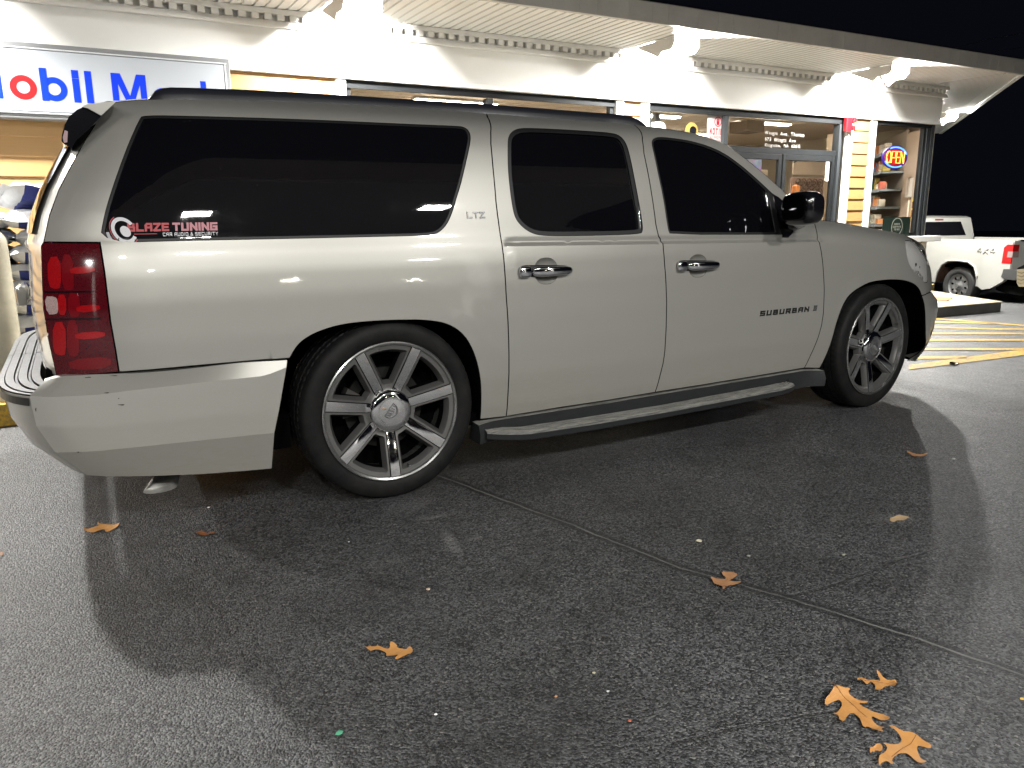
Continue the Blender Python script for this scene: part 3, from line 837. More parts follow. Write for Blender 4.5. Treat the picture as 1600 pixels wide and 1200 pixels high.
# ---- wing mirror
def superell(c, r, e, R_=None, n=28, tw=None):
    V = []; F = []
    def sg(x, p): return math.copysign(abs(x)**p, x)
    for i in range(n//2+1):
        a = -math.pi/2+math.pi*i/(n//2)
        for j in range(n):
            b = 2*math.pi*j/n
            p = np.array([sg(math.cos(a), e)*sg(math.cos(b), e)*r[0], sg(math.cos(a), e)*sg(math.sin(b), e)*r[1], sg(math.sin(a), e)*r[2]])
            if tw: p = tw(p)
            V.append(tuple(p+np.array(c)))
    for i in range(n//2):
        for j in range(n): F.append((i*n+j, i*n+(j+1) % n, (i+1)*n+(j+1) % n, (i+1)*n+j))
    return V, F
mc = onY(1254.5, 324.5, -.15)
def tw(p):
    # shallower towards the outer end, rounded top
    t = (p[1]+.13)/.26
    return np.array([p[0]*(.75+.35*(1-t))-.02*t + (.015 if p[0] > 0 else 0), p[1], p[2]*(.9+.1*math.cos((p[1])*8))-.01*t])
V, F = superell(mc, (.066, .104, .092), .60, tw=tw)
mo = mk('wing_mirror', V, F, GLOSSBLK, suv, True)
V, F = superell(np.array(mc)+np.array([-.062, .004, 0]), (.010, .086, .072), .5)
mk('mirror_glass', V, F, mat('mirror_glass', (.02, .02, .022), .03, metal=.9), mo, True)
m = MB(); a0 = solve(1236, 352, S0); m.tube([(a0[0]+.00, .05, a0[2]), (a0[0]+.01, -.02, a0[2]+.02), (mc[0]+.02, -.07, mc[2]-.055)], [.045, .04, .035], 14)
m.make('mirror_arm', GLOSSBLK, mo, True)
V, F = superell((2-0, 0, 0), (0.001, 0.001, 0.001), 1.)
V2, F2 = superell((mc[0], 2-mc[1], mc[2]), (.078, .130, .098), .62)
mk('wing_mirror', V2, F2, GLOSSBLK, suv, True)

# ---- lettering
def text_mesh(body, size=1., extrude=0., offset=0., shear=0., spacing=1., bevel=0.):
    cu = bpy.data.curves.new('t', 'FONT'); cu.body = body; cu.size = size; cu.extrude = extrude; cu.offset = offset
    cu.shear = shear; cu.space_character = spacing; cu.bevel_depth = bevel; cu.resolution_u = 3
    ob = bpy.data.objects.new('t', cu); COL.objects.link(ob)
    bpy.context.view_layer.update()
    dg = bpy.context.evaluated_depsgraph_get(); me = bpy.data.meshes.new_from_object(ob.evaluated_get(dg))
    V = np.array([tuple(v.co) for v in me.vertices]).reshape(-1, 3); F = [tuple(p.vertices) for p in me.polygons]
    bpy.data.objects.remove(ob); bpy.data.curves.remove(cu); bpy.data.meshes.remove(me)
    return V, F
def fit(V, x0, x1, y0, y1):
    lo = V.min(0); hi = V.max(0); W = V.copy()
    W[:, 0] = x0+(V[:, 0]-lo[0])/(hi[0]-lo[0])*(x1-x0); W[:, 1] = y0+(V[:, 1]-lo[1])/(hi[1]-lo[1])*(y1-y0)
    return W
def on_body(V, off, S_=None):
    return [(x, (S_ or S)(x, z)+off-t, z) for x, z, t in V]
def rotz2(V, c, a):
    W = V.copy(); dx = V[:, 0]-c[0]; dz = V[:, 1]-c[1]
    W[:, 0] = c[0]+dx*math.cos(a)-dz*math.sin(a); W[:, 1] = c[1]+dx*math.sin(a)+dz*math.cos(a); return W
# letters built from strokes: squared extended capitals, like the badges
STROKES = {
 'S': [[(1,1),(0,1),(0,.5),(1,.5),(1,0),(0,0)]], 'U': [[(0,1),(0,0),(1,0),(1,1)]],
 'B': [[(0,0),(0,1),(.9,1),(.9,.52),(0,.52)],[(.9,.52),(1,.45),(1,0),(0,0)]], 'R': [[(0,0),(0,1),(1,1),(1,.45),(0,.45)],[(.45,.45),(1,0)]],
 'A': [[(0,0),(0,.75),(.25,1),(1,1),(1,0)],[(0,.45),(1,.45)]], 'N': [[(0,0),(0,1),(1,0),(1,1)]], 'L': [[(0,1),(0,0),(1,0)]],
 'T': [[(0,1),(1,1)],[(.5,1),(.5,0)]], 'Z': [[(0,1),(1,1),(0,0),(1,0)]], 'E': [[(1,1),(0,1),(0,0),(1,0)],[(0,.5),(.9,.5)]],
 'I': [[(.5,1),(.5,0)]], 'G': [[(1,1),(0,1),(0,0),(1,0),(1,.5),(.5,.5)]], 'C': [[(1,1),(0,1),(0,0),(1,0)]], 'D': [[(0,0),(0,1),(.8,1),(1,.8),(1,.2),(.8,0),(0,0)]],
 'O': [[(0,0),(0,1),(1,1),(1,0),(0,0)]], 'Y': [[(0,1),(.5,.5),(1,1)],[(.5,.5),(.5,0)]], '&': [[(1,0),(.2,.7),(.3,1),(.7,1),(.75,.75),(0,.3),(0,0),(.7,0),(1,.4)]],
 'M': [[(0,0),(0,1),(.5,.4),(1,1),(1,0)]], 'W': [[(0,1),(.2,0),(.5,.6),(.8,0),(1,1)]], 'P': [[(0,0),(0,1),(1,1),(1,.45),(0,.45)]], 'H': [[(0,0),(0,1)],[(1,0),(1,1)],[(0,.5),(1,.5)]], 'V': [[(0,1),(.5,0),(1,1)]], 'K': [[(0,0),(0,1)],[(1,1),(0,.45),(1,0)]], 'F': [[(0,0),(0,1),(1,1)],[(0,.5),(.8,.5)]], '|': [[(0,0),(0,1),(1,1),(1,0),(0,0)],[(.35,.2),(.35,.8)],[(.65,.2),(.65,.8)]],
}
def stroke_text(word, x0, z0, w_, h, gap, sw, slant=0., th=.004, swz=None):
    """flat bars with thickness; returns verts (x,z,t) and faces"""
    V = []; F = []; x = x0
    for ch in word:
        if ch == ' ': x += w_*.6; continue
        ww = w_*.3 if ch == 'I' else w_
        for st in STROKES[ch]:
            for (a, b) in zip(st[:-1], st[1:]):
                A = np.array([x+sw/2+a[0]*(ww-sw) if ch != 'I' else x+ww/2, z0+sw/2+a[1]*(h-sw)]); B = np.array([x+sw/2+b[0]*(ww-sw) if ch != 'I' else x+ww/2, z0+sw/2+b[1]*(h-sw)])
                d = (B-A)/np.linalg.norm(B-A); p = np.array([-d[1], d[0]])*sw/2; A = A-d*sw/2; B = B+d*sw/2
                c4 = [A-p, B-p, B+p, A+p]; n0 = len(V)
                for c in c4: V.append((c[0]+(c[1]-z0)*slant, c[1], 0.))
                if th > 0:
                    for c in c4:
                        c2 = c+( (A+B)/2-c)*.0; V.append((c2[0]+(c2[1]-z0)*slant, c2[1], th))
                    F += [(n0+4, n0+5, n0+6, n0+7)]+[(n0+i, n0+(i+1) % 4, n0+4+(i+1) % 4, n0+4+i) for i in range(4)]
                else: F.append((n0, n0+1, n0+2, n0+3))
        x += ww+gap
    return np.array(V), F, x
pa = solve(1187, 494); pb = solve(1275, 485.5)
BADGE = mat('badge_chrome', (.30, .30, .30), .25, metal=.8)
BADGE_D = mat('badge_dark', (.035, .035, .035), .3, metal=.5)
L_ = pb[0]-pa[0]; lw = L_/9.0*.70; gp = L_/9.0*.30
V, F, _ = stroke_text('SUBURBAN', pa[0], pa[2]+.0, lw, .030, gp, .0075, .12)
V = rotz2(V, (pa[0], pa[2]), math.atan2(pb[2]-pa[2], L_))
mk('door_badge', on_body(V, 0.), F, BADGE_D, fd)
xe_ = pb[0]-lw*.75
V, F, _ = stroke_text('|', xe_, pb[2]+.001, lw*.75, .032, gp, .006, .12); mk('door_badge', on_body(V, 0.), F, BADGE, fd)
ta = solve(730, 341); tb = solve(758, 339.5)
V, F, _ = stroke_text('LTZ', ta[0], ta[2], (tb[0]-ta[0])*.30, .029, (tb[0]-ta[0])*.05, .0065, 0.)
mk('trim_badge', on_body(V, 0.), F, mat('badge_bright', (.07,.07,.07), .25, metal=.8), suv)

# ---- decal on the side window
DRED = mat('decal_red', (.42, .05, .06), .5); DWHT = mat('decal_white', (.62, .62, .64), .5)
def gs(x, z): return S(x, z)+.007*1.0
d0 = solve(200, 366.5); d1 = solve(341, 364.5)
za = d0[2]+.010; W_ = d1[0]-d0[0]
cw = W_/11.2*.86; cg = W_/11.2*.10
V, F, xe2 = stroke_text('BLAZE', d0[0], za, cw*1.08, .031, cg, .0078, .06, th=0)
mk('window_decal', on_body(V, .0045), F, DRED, suv)
xt = xe2+cw*.35; rem = d1[0]-xt
V, F, xe3 = stroke_text('TUNING', xt, za, cw*1.08, .031, cg, .0078, .06, th=0)
sc_ = rem/(xe3-cg-xt); V[:, 0] = xt+(V[:, 0]-xt)*sc_
mk('window_decal', on_body(V, .0045), F, mat('decal_pink', (.50, .22, .25), .5), suv)
V, F, xe4 = stroke_text('CAR AUDIO & SECURITY', 0, za-.0185, .016, .0135, .0045, .0030, .0, th=0)
xs0 = solve(255, 368)[0]; V[:, 0] = xs0+(V[:, 0])*((d1[0]-xs0)/(xe4-.0045))
mk('window_decal', on_body(V, .0045), F, DWHT, suv)
V = [(d0[0]+.02, za-.010, 0), (xs0-.02, za-.010, 0), (xs0-.02, za-.0075, 0), (d0[0]+.02, za-.0075, 0)]
mk('window_decal', on_body(np.array(V), .0042), [(0, 1, 2, 3)], DRED, suv)
lc = solve(194, 360)
def ringm(c, ro, ri, a0, a1, ex, mt, off, rot=.5, n=36):
    V = []; F = []
    for i in range(n+1):
        a = a0+(a1-a0)*i/n
        for r in (ro, ri):
            x = r*math.cos(a)*ex; z = r*math.sin(a); V.append((c[0]+x*math.cos(rot)-z*math.sin(rot), c[1]+x*math.sin(rot)+z*math.cos(rot), 0))
    for i in range(n): F.append((2*i, 2*i+1, 2*i+3, 2*i+2))
    mk('window_decal', on_body(np.array(V), off), F, mt, suv)
c_ = (lc[0], lc[2])
ringm(c_, .050, .036, .15, 5.3, .78, DWHT, .0040)
ringm(c_, .056, .053, 1.6, 5.2, .8, DRED, .0038)
ringm((c_[0]-.012, c_[1]-.012), .056, .044, 2.6, 4.9, .8, mat('decal_grey', (.4,.4,.42), .5), .0036)
ringm((c_[0]+.004, c_[1]-.004), .021, .0005, 0, 6.283, .75, DWHT, .0040)

# ---- wheels
R_T, R_R = .408, .3175
def wheel(name, loc, spin, steer=0., w_=.275):
    """local frame: +Y goes inwards (hub face at y=0)"""
    root = bpy.data.objects.new(name, None); COL.objects.link(root); root.parent = suv
    root.location = Vector(loc)-Vector((1.65, 1.0, 0)); root.rotation_euler = (0, 0, steer); root['org'] = [0, 0, 0]; root.empty_display_size = .1
    # tyre
    NS = 288; V = []; F = []
    prof = [(.008, .312, 0), (-.001, .322, 0), (-.006, .335, 0), (-.0085, .352, 0), (-.0078, .366, 0), (-.004, .3805, 0), (.002, .3905, 0), (.008, .3965, .3), (.016, .4010, 1), (.030, .4045, 1), (.047, .4058, 1),
            (.049, .3985, 0), (.056, .3985, 0), (.058, .4062, 1), (.095, .4078, 1), (.097, .399, 0), (.106, .399, 0), (.108, .408, .8), (.165, .408, .8), (.167, .399, 0), (.176, .399, 0), (.178, .4078, 1), (.213, .4062, 1),
            (.215, .3985, 0), (.222, .3985, 0), (.224, .4055, 1), (.25, .402, 1), (.262, .396, .3), (.272, .375, 0), (.272, .34, 0), (.258, .312, 0)]
    K = len(prof)
    for i in range(NS):
        a = 2*math.pi*i/NS
        for j, (y, r, k) in enumerate(prof):
            ph = int((i+ (j*.9)) % 4); r2 = r-(.0042*k if ph == 0 else 0)
            V.append((r2*math.cos(a), y, r2*math.sin(a)))
    for i in range(NS):
        for j in range(K-1): F.append((i*K+j, i*K+j+1, ((i+1) % NS)*K+j+1, ((i+1) % NS)*K+j))
    t = mk('tyre', V, F, TYRE, root, False); auto_smooth(t, 40)
    # rim lip and barrel
    V = []; F = []; NS = 96
    pr = [(.004, .316), (-.006, .3165), (-.009, .311), (-.006, .3035), (.010, .297), (.024, .293), (.06, .288), (.14, .280), (.25, .285), (.262, .312)]
    K = len(pr)
    for i in range(NS):
        a = 2*math.pi*i/NS
        for y, r in pr: V.append((r*math.cos(a), y, r*math.sin(a)))
    for i in range(NS):
        for j in range(K-1): F.append((i*K+j, i*K+j+1, ((i+1) % NS)*K+j+1, ((i+1) % NS)*K+j))
    rim = mk('rim', V, F, mat('rim_polish', (.42, .42, .41), .22, metal=.9), root, False); auto_smooth(rim, 40)
    # spoked face: panel with seven windows
    n7 = 7
    def win_poly(cang, ri, ro, hw, rc=.018, k=12):
        # bounded by radii ri..ro and lines parallel to the neighbouring spokes at distance hw
        pts = []
        half = math.pi/n7
        # left line: spoke at cang-half ; right: cang+half
        def linept(side, r):
            sa = cang+side*half; # spoke direction
            off = hw(r); ang = math.asin(min(off/r, .95)); return sa-side*ang
        rr = np.linspace(ri, ro, 7)
        L = [(r*math.cos(linept(-1, r)), r*math.sin(linept(-1, r))) for r in rr]
        aL, aR = linept(-1, ro), linept(1, ro)
        T = [(ro*math.cos(a), ro*math.sin(a)) for a in np.linspace(aL, aR, 9)[1:-1]]
        Rr = [(r*math.cos(linept(1, r)), r*math.sin(linept(1, r))) for r in rr[::-1]]
        aL, aR = linept(-1, ri), linept(1, ri)
        B = [(ri*math.cos(a), ri*math.sin(a)) for a in np.linspace(aR, aL, 4)[1:-1]]
        p = chaikin(L+T+Rr+B, 2, True)
        return p
    hw1 = lambda r: .030+.004*(r-.1)/.2
    hw2 = lambda r: .044+.006*(r-.1)/.2
    outer = []; innr = []
    for k in range(n7):
        c = spin+math.pi/n7+2*math.pi*k/n7
        outer.append(win_poly(c, .122, .281, hw1)); 
    outline = np.array([(.3005*math.cos(a), .3005*math.sin(a)) for a in np.linspace(0, 2*math.pi, 120, endpoint=False)])
    outer = [np.array([o_[i] for i in range(0, len(o_))]) for o_ in outer]
    Vp, Fp = cdt(outline, outer, .024)
    def face_y(x, z):
        r = math.hypot(x, z); t = min(max((.3-r)/.21, 0), 1); return .004+.040*t**1.15
    V = [(x, face_y(x, z), z) for x, z in Vp]; F = []
    for f in Fp:
        a, b, c = (np.array(V[f[0]]), np.array(V[f[1]]), np.array(V[f[2]])); F.append(f if np.cross(b-a, c-a)[1] < 0 else f[::-1])
    smid = [0]*len(F)
    for o_ in outer:
        # bevel down to a smaller window, then the wall
        cc = o_.mean(0); inn = shrink(o_, .015); n0 = len(V); n = len(o_)
        for (x, z), (xi, zi) in zip(o_, inn):
            fy = face_y(x, z); V += [(x, fy, z), (xi, fy+.030, zi), (xi*.995, fy+.075, zi*.995)]
        ar = .5*np.sum(o_[:, 0]*np.roll(o_[:, 1], -1)-np.roll(o_[:, 0], -1)*o_[:, 1])
        for i in range(n):
            j = (i+1) % n
            for t_ in (0, 1):
                qd = (n0+3*i+t_, n0+3*i+1+t_, n0+3*j+1+t_, n0+3*j+t_); F.append(qd if ar > 0 else qd[::-1]); smid.append(t_)
    sf = mk('spokes', V, F, HYPER, root, False, mats=[HYPER, VOID], midx=smid)  # window walls near-black: shade inside the wheel put into the colour
    me = sf.data; bm = bmesh.new(); bm.from_mesh(me); bmesh.ops.remove_doubles(bm, verts=bm.verts, dist=1e-5)
    for f in bm.faces: f.smooth = True
    for e in bm.edges:
        if len(e.link_faces) == 2 and e.calc_face_angle(0) > math.radians(28): e.smooth = False
    bm.to_mesh(me); bm.free()
    # chrome inserts
    for k in range(n7):
        a = spin+2*math.pi*k/n7; d = np.array([math.cos(a), math.sin(a)]); p = np.array([-d[1], d[0]])
        V = []; F = []; rr = np.linspace(.085, .3005, 12)
        for r in rr:
            hwv = .0195+.003*(r-.085)/.2; y = face_y(*(d*r))-.0025*math.sin(math.pi*(r-.085)/.2155)
            for s_, dy in ((-1, .0), (-.94, -.0035), (0, -.0045), (.94, -.0035), (1, .0)):
                xz = d*r+p*s_*hwv; V.append((xz[0], y+dy-.001, xz[1]))
        for i in range(11):
            for j in range(4): F.append((i*5+j, (i+1)*5+j, (i+1)*5+j+1, i*5+j+1))
        F.append(tuple(range(55, 60)))
        o = mk('spoke_insert', V, F, CHROME_D, root, False); auto_smooth(o, 30)
        V = []; F = []
        for r in rr:
            hwv = .0225+.003*(r-.085)/.2; y = face_y(*(d*r))
            for s_ in (-1, 1):
                xz = d*r+p*s_*hwv; V.append((xz[0], y-.0008, xz[1]))
        for i in range(11): F.append((2*i, 2*i+1, 2*i+3, 2*i+2))
        mk('insert_groove', V, F, VOID, root)
    # centre cap
    V = []; F = []; NS = 64
    pr = [(.100, .044), (.0985, .024), (.094, .012), (.085, .0065), (.066, .004), (.0635, .0075), (.0605, .0075), (.058, .0035), (.03, .0015), (.0, .001)]
    K = len(pr)
    for i in range(NS):
        a = 2*math.pi*i/NS
        for r, y in pr: V.append((max(r, .0002)*math.cos(a), y, max(r, .0002)*math.sin(a)))
    for i in range(NS):
        for j in range(K-1): F.append((i*K+j, i*K+j+1, ((i+1) % NS)*K+j+1, ((i+1) % NS)*K+j))
    cap = mk('centre_cap', V, F, CHROME_D, root, False); auto_smooth(cap, 40)
    # crest: shield outline with diagonal bars
    ca = spin+math.pi/2+.9
    def rot2(x, z): return (x*math.cos(ca)-z*math.sin(ca), x*math.sin(ca)+z*math.cos(ca))
    sh = [(-.036, .020), (.036, .020), (.034, -.002), (.020, -.018), (0, -.026), (-.020, -.018), (-.034, -.002)]
    m = MB(); so_ = [rot2(*p) for p in sh]; si = [rot2(x*.86, z*.84) for x, z in sh]; n = 7
    V = [(x, -.0015, z) for x, z in so_]+[(x, -.0015, z) for x, z in si]+[(x, .002, z) for x, z in so_]+[(x, .002, z) for x, z in si]
    F = []
    for i in range(n):
        j = (i+1) % n; F += [(i, j, n+j, n+i), (2*n+i, i, j, 2*n+j)[::-1], (n+i, n+j, 3*n+j, 3*n+i)]
    m.add(V, F)
    for k in range(5):
        x = -.024+.012*k; l = [(x-.0025, .014), (x+.0025, .014), (x+.0055, -.008+abs(x)*.25), (x+.0005, -.008+abs(x)*.25)]
        m.prism([rot2(*p) for p in l], lambda p: (p[0], -.0008, p[1]), lambda p: (p[0], .002, p[1]))
    m.make('cap_crest', mat('crest_metal', (.22, .22, .22), .3, metal=.8), root)
    # valve, brake disc and caliper, black backing for the shade behind the spokes
    a = spin+.25
    m = MB(); m.tube([(.272*math.cos(a), .02, .272*math.sin(a)), (.272*math.cos(a), -.002, .272*math.sin(a))], .0045, 8); m.make('valve_stem', CHROME, root)
    V = []; F = []
    for i in range(64):
        b = 2*math.pi*i/64
        for r, y in ((.185, .125), (.185, .11), (.08, .11), (.08, .07)): V.append((r*math.cos(b), y, r*math.sin(b)))
    for i in range(64):
        for j in range(3): F.append((i*4+j, i*4+j+1, ((i+1) % 64)*4+j+1, ((i+1) % 64)*4+j))
    mk('brake_disc', V, F, BRAKE, root, False)
    m = MB(); c0 = math.pi*.93
    V = []; F = []
    for i in range(9):
        b = c0-.35+.7*i/8
        for r, y in ((.20, .09), (.20, .15), (.12, .15), (.12, .09)): V.append((r*math.cos(b), y, r*math.sin(b)))
    for i in range(8):
        for j in range(4): F.append((i*4+j, i*4+(j+1) % 4, (i+1)*4+(j+1) % 4, (i+1)*4+j))
    F += [(0, 1, 2, 3), (32, 33, 34, 35)]
    mk('brake_caliper', V, F, mat('caliper_grey', (.05, .047, .043), .5), root)
    V = [(.0, .16, .0)]+[(.29*math.cos(b), .16, .29*math.sin(b)) for b in np.linspace(0, 2*math.pi, 40, endpoint=False)]
    mk('wheel_backing', V, [(0, 1+i, 1+(i+1) % 40) for i in range(40)], VOID, root)
    return root
wheel('rear_wheel', (0, .0, R_T-.004), math.radians(-90+1))
wheel('front_wheel', (3.302, .005, R_T-.004), math.radians(13), steer=math.radians(5))
def far_wheel(name, x):
    m = MB(); V = []; F = []
    pr = [(1.985, .31), (1.99, .36), (1.98, .40), (1.96, .408), (1.75, .408), (1.72, .38), (1.72, .31), (1.75, .28), (1.9, .05)]
    for i in range(64):
        a = 2*math.pi*i/64
        for y, r in pr: V.append((x+r*math.cos(a), y, R_T-.004+r*math.sin(a)))
    K = len(pr)
    for i in range(64):
        for j in range(K-1): F.append((i*K+j, i*K+j+1, ((i+1) % 64)*K+j+1, ((i+1) % 64)*K+j))
    o = mk(name, V, F, TYRE, suv); auto_smooth(o)
far_wheel('rear_wheel', 0.); far_wheel('front_wheel', 3.302)
# ================================================================== the lot
def ground_z(x, y):
    # the lot falls gently away beyond the building's corner
    d = (x-9.2)*.93+(y-3.2)*.36
    d = max(0., d); return -.085*d*min(1, d/2.5) if d < 8 else -.085*8-.02*(d-8)
def asphalt_build(nt, p):
    co = objco(nt)
    sep = nd(nt, 'ShaderNodeSeparateXYZ'); nt.links.new(co, sep.inputs[0])
    vor = nd(nt, 'ShaderNodeTexVoronoi'); vor.inputs['Scale'].default_value = 160; nt.links.new(co, vor.inputs['Vector'])
    vor2 = nd(nt, 'ShaderNodeTexVoronoi'); vor2.inputs['Scale'].default_value = 260; nt.links.new(co, vor2.inputs['Vector'])
    vcol = nd(nt, 'ShaderNodeSeparateColor'); nt.links.new(vor.outputs['Color'], vcol.inputs[0])
    n1 = noise(nt, co, 150, 4, .65); n2 = noise(nt, co, 1.1, 6, .65, .6); n3 = noise(nt, co, 5, 6, .7); n0 = noise(nt, co, .35, 3, .5)
    agg = ramp(nt, vcol.outputs[0], [(.25, 0.), (.95, 1.)])
    base = mixc(nt, agg, (.008, .0085, .0097), (.120, .1225, .126))
    base = mixc(nt, ramp(nt, n1, [(.40, 0.), (.85, .8)]), base, (.048, .049, .051), 'MIX')
    bright = ramp(nt, vcol.outputs[1], [(.955, 0.), (.985, 1.)])
    base = mixc(nt, math_(nt, 'MULTIPLY', bright, .75), base, (.20, .195, .18))
    patch = math_(nt, 'ADD', math_(nt, 'MULTIPLY', ramp(nt, n2, [(.3, 0.), (.7, 1.)]), .75), math_(nt, 'MULTIPLY', ramp(nt, n3, [(.3, 0.), (.7, 1.)]), .45))
    base = mixc(nt, 1., base, ramp(nt, patch, [(.15, .70), (1., 1.40)]), 'MULTIPLY')
    # chalky scuffs beside the rear wheel
    def spot(cx, cy, rx, ry, rot):
        mp = nd(nt, 'ShaderNodeMapping'); mp.vector_type = 'TEXTURE'; mp.inputs['Location'].default_value = (cx, cy, 0); mp.inputs['Rotation'].default_value = (0, 0, rot); mp.inputs['Scale'].default_value = (rx, ry, 1)
        nt.links.new(co, mp.inputs[0]); l = nd(nt, 'ShaderNodeVectorMath', operation='LENGTH'); nt.links.new(mp.outputs[0], l.inputs[0])
        return ramp(nt, l.outputs['Value'], [(.2, 1.), (1., 0.)])
    grain = ramp(nt, noise(nt, co, 60, 6, .8), [(.42, 0.), (.62, 1.)])
    for (u, v, rx, ry, ro, st) in [(705,848,.035,.16,-.2,.8),(740,842,.05,.02,.0,.7),(680,808,.10,.025,-.1,.45),(640,790,.14,.09,.4,.25),(1400,810,.12,.06,-.4,.5),(600,880,.12,.10,.3,.16),(530,1147,.028,.018,0,0)]:
        P = onZ(u, v, 0)
        s = math_(nt, 'MULTIPLY', math_(nt, 'MULTIPLY', spot(P[0], P[1], rx, ry, ro), grain), st)
        base = mixc(nt, s, base, (.34, .34, .33))
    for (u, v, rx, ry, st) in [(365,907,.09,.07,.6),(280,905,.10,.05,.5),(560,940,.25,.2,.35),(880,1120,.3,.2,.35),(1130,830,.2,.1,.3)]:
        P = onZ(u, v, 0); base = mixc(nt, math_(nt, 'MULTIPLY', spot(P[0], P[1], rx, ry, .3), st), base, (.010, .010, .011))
    # paving seam and cracks: distance to polylines, wobbling
    wob = nd(nt, 'ShaderNodeTexNoise'); wob.inputs['Scale'].default_value = 7; wob.inputs['Detail'].default_value = 5; nt.links.new(co, wob.inputs['Vector'])
    wv = nd(nt, 'ShaderNodeVectorMath', operation='SCALE'); wv.inputs['Scale'].default_value = .03
    sub = nd(nt, 'ShaderNodeVectorMath', operation='SUBTRACT'); sub.inputs[1].default_value = (.5, .5, .5)
    nt.links.new(wob.outputs['Color'], sub.inputs[0]); nt.links.new(sub.outputs[0], wv.inputs[0])
    cw = nd(nt, 'ShaderNodeVectorMath', operation='ADD'); nt.links.new(co, cw.inputs[0]); nt.links.new(wv.outputs[0], cw.inputs[1])
    sw = nd(nt, 'ShaderNodeSeparateXYZ'); nt.links.new(cw.outputs[0], sw.inputs[0])
    def line(p, q_, w0, w1=None):
        # |distance| mask of a segment
        p = np.array(p[:2]); q_ = np.array(q_[:2]); d = q_-p; L = np.linalg.norm(d); d /= L; n = np.array([-d[1], d[0]])
        dn = math_(nt, 'ADD', math_(nt, 'MULTIPLY', sw.outputs[0], n[0]), math_(nt, 'ADD', math_(nt, 'MULTIPLY', sw.outputs[1], n[1]), -float(p@n)))
        al = math_(nt, 'ADD', math_(nt, 'MULTIPLY', sw.outputs[0], d[0]), math_(nt, 'ADD', math_(nt, 'MULTIPLY', sw.outputs[1], d[1]), -float(p@d)))
        mk_ = math_(nt, 'SUBTRACT', 1., math_(nt, 'DIVIDE', math_(nt, 'ABSOLUTE', dn), w0), True)
        ins = math_(nt, 'MULTIPLY', math_(nt, 'GREATER_THAN', al, 0.), math_(nt, 'LESS_THAN', al, float(L)))
        return math_(nt, 'MULTIPLY', mk_, ins)
    seam = [onZ(u, v, 0) for u, v in [(640,728),(690,745),(880,815),(1060,886),(1240,937),(1420,993),(1620,1062)]]
    wide = None; thin = None
    for a, b in zip(seam[:-1], seam[1:]):
        w_ = ramp(nt, line(a, b, .034), [(0., 0.), (.35, 1.)]); t_ = ramp(nt, line(a, b, .0062), [(0., 0.), (.5, 1.)])
        wide = w_ if wide is None else math_(nt, 'MAXIMUM', wide, w_); thin = t_ if thin is None else math_(nt, 'MAXIMUM', thin, t_)
    broken = ramp(nt, noise(nt, co, 3.5, 3, .6), [(.35, .25), (.6, 1.)])
    base = mixc(nt, math_(nt, 'MULTIPLY', wide, .75), base, (.014, .014, .015))
    base = mixc(nt, math_(nt, 'MULTIPLY', math_(nt, 'MULTIPLY', thin, broken), .75), base, (.20, .20, .19))
    crk = None
    for (a, b, w_) in [((1205,937),(1290,918),.012),((1290,918),(1410,873),.009),((1410,873),(1620,810),.006),((1310,960),(1335,1040),.005),((1335,1040),(1342,1062),.007),
                      ((1050,1162),(1190,1128),.008),((1190,1128),(1330,1105),.005),((1320,960),(1480,952),.004),((1480,952),(1600,958),.004),((1240,937),(1190,940),.006)]:
        c = ramp(nt, line(onZ(*a, 0), onZ(*b, 0), w_), [(0., 0.), (.5, 1.)]); crk = c if crk is None else math_(nt, 'MAXIMUM', crk, c)
    base = mixc(nt, math_(nt, 'MULTIPLY', math_(nt, 'MULTIPLY', crk, broken), .6), base, (.012, .012, .012))
    nt.links.new(base, p.inputs['Base Color'])
    nt.links.new(ramp(nt, n3, [(.3, .40), (.75, .60)]), p.inputs['Roughness'])
    p.inputs['Specular IOR Level'].default_value = .75
    h = math_(nt, 'ADD', math_(nt, 'MULTIPLY', vor.outputs['Distance'], -1.1), math_(nt, 'MULTIPLY', n1, .9))
    h = math_(nt, 'ADD', h, math_(nt, 'MULTIPLY', vor2.outputs['Distance'], -.3))
    h = math_(nt, 'SUBTRACT', h, math_(nt, 'MULTIPLY', crk, .8)); h = math_(nt, 'SUBTRACT', h, math_(nt, 'MULTIPLY', wide, .25))
    h = math_(nt, 'MULTIPLY', h, math_(nt, 'SUBTRACT', 1., math_(nt, 'MULTIPLY', wide, .5)))
    bump(nt, p, h, 1., .0036)
ASPH = mat('asphalt', rough=.6, build=asphalt_build)
xs_ = np.r_[[-600, -120, -30], np.arange(-10, 30.1, .5), [40, 60, 120, 300, 900]]; ys_ = np.r_[[-600, -120, -30], np.arange(-14, 30.1, 1.), [45, 80, 150, 300, 900]]
V = [(x, y, ground_z(x, y)) for y in ys_ for x in xs_]; nx = len(xs_)
F = [(j*nx+i, j*nx+i+1, (j+1)*nx+i+1, (j+1)*nx+i) for j in range(len(ys_)-1) for i in range(nx-1)]
g = mk('ground', V, F, ASPH, None, True); tag(g, 'worn dark asphalt lot with a paving seam and cracks', kind='structure')

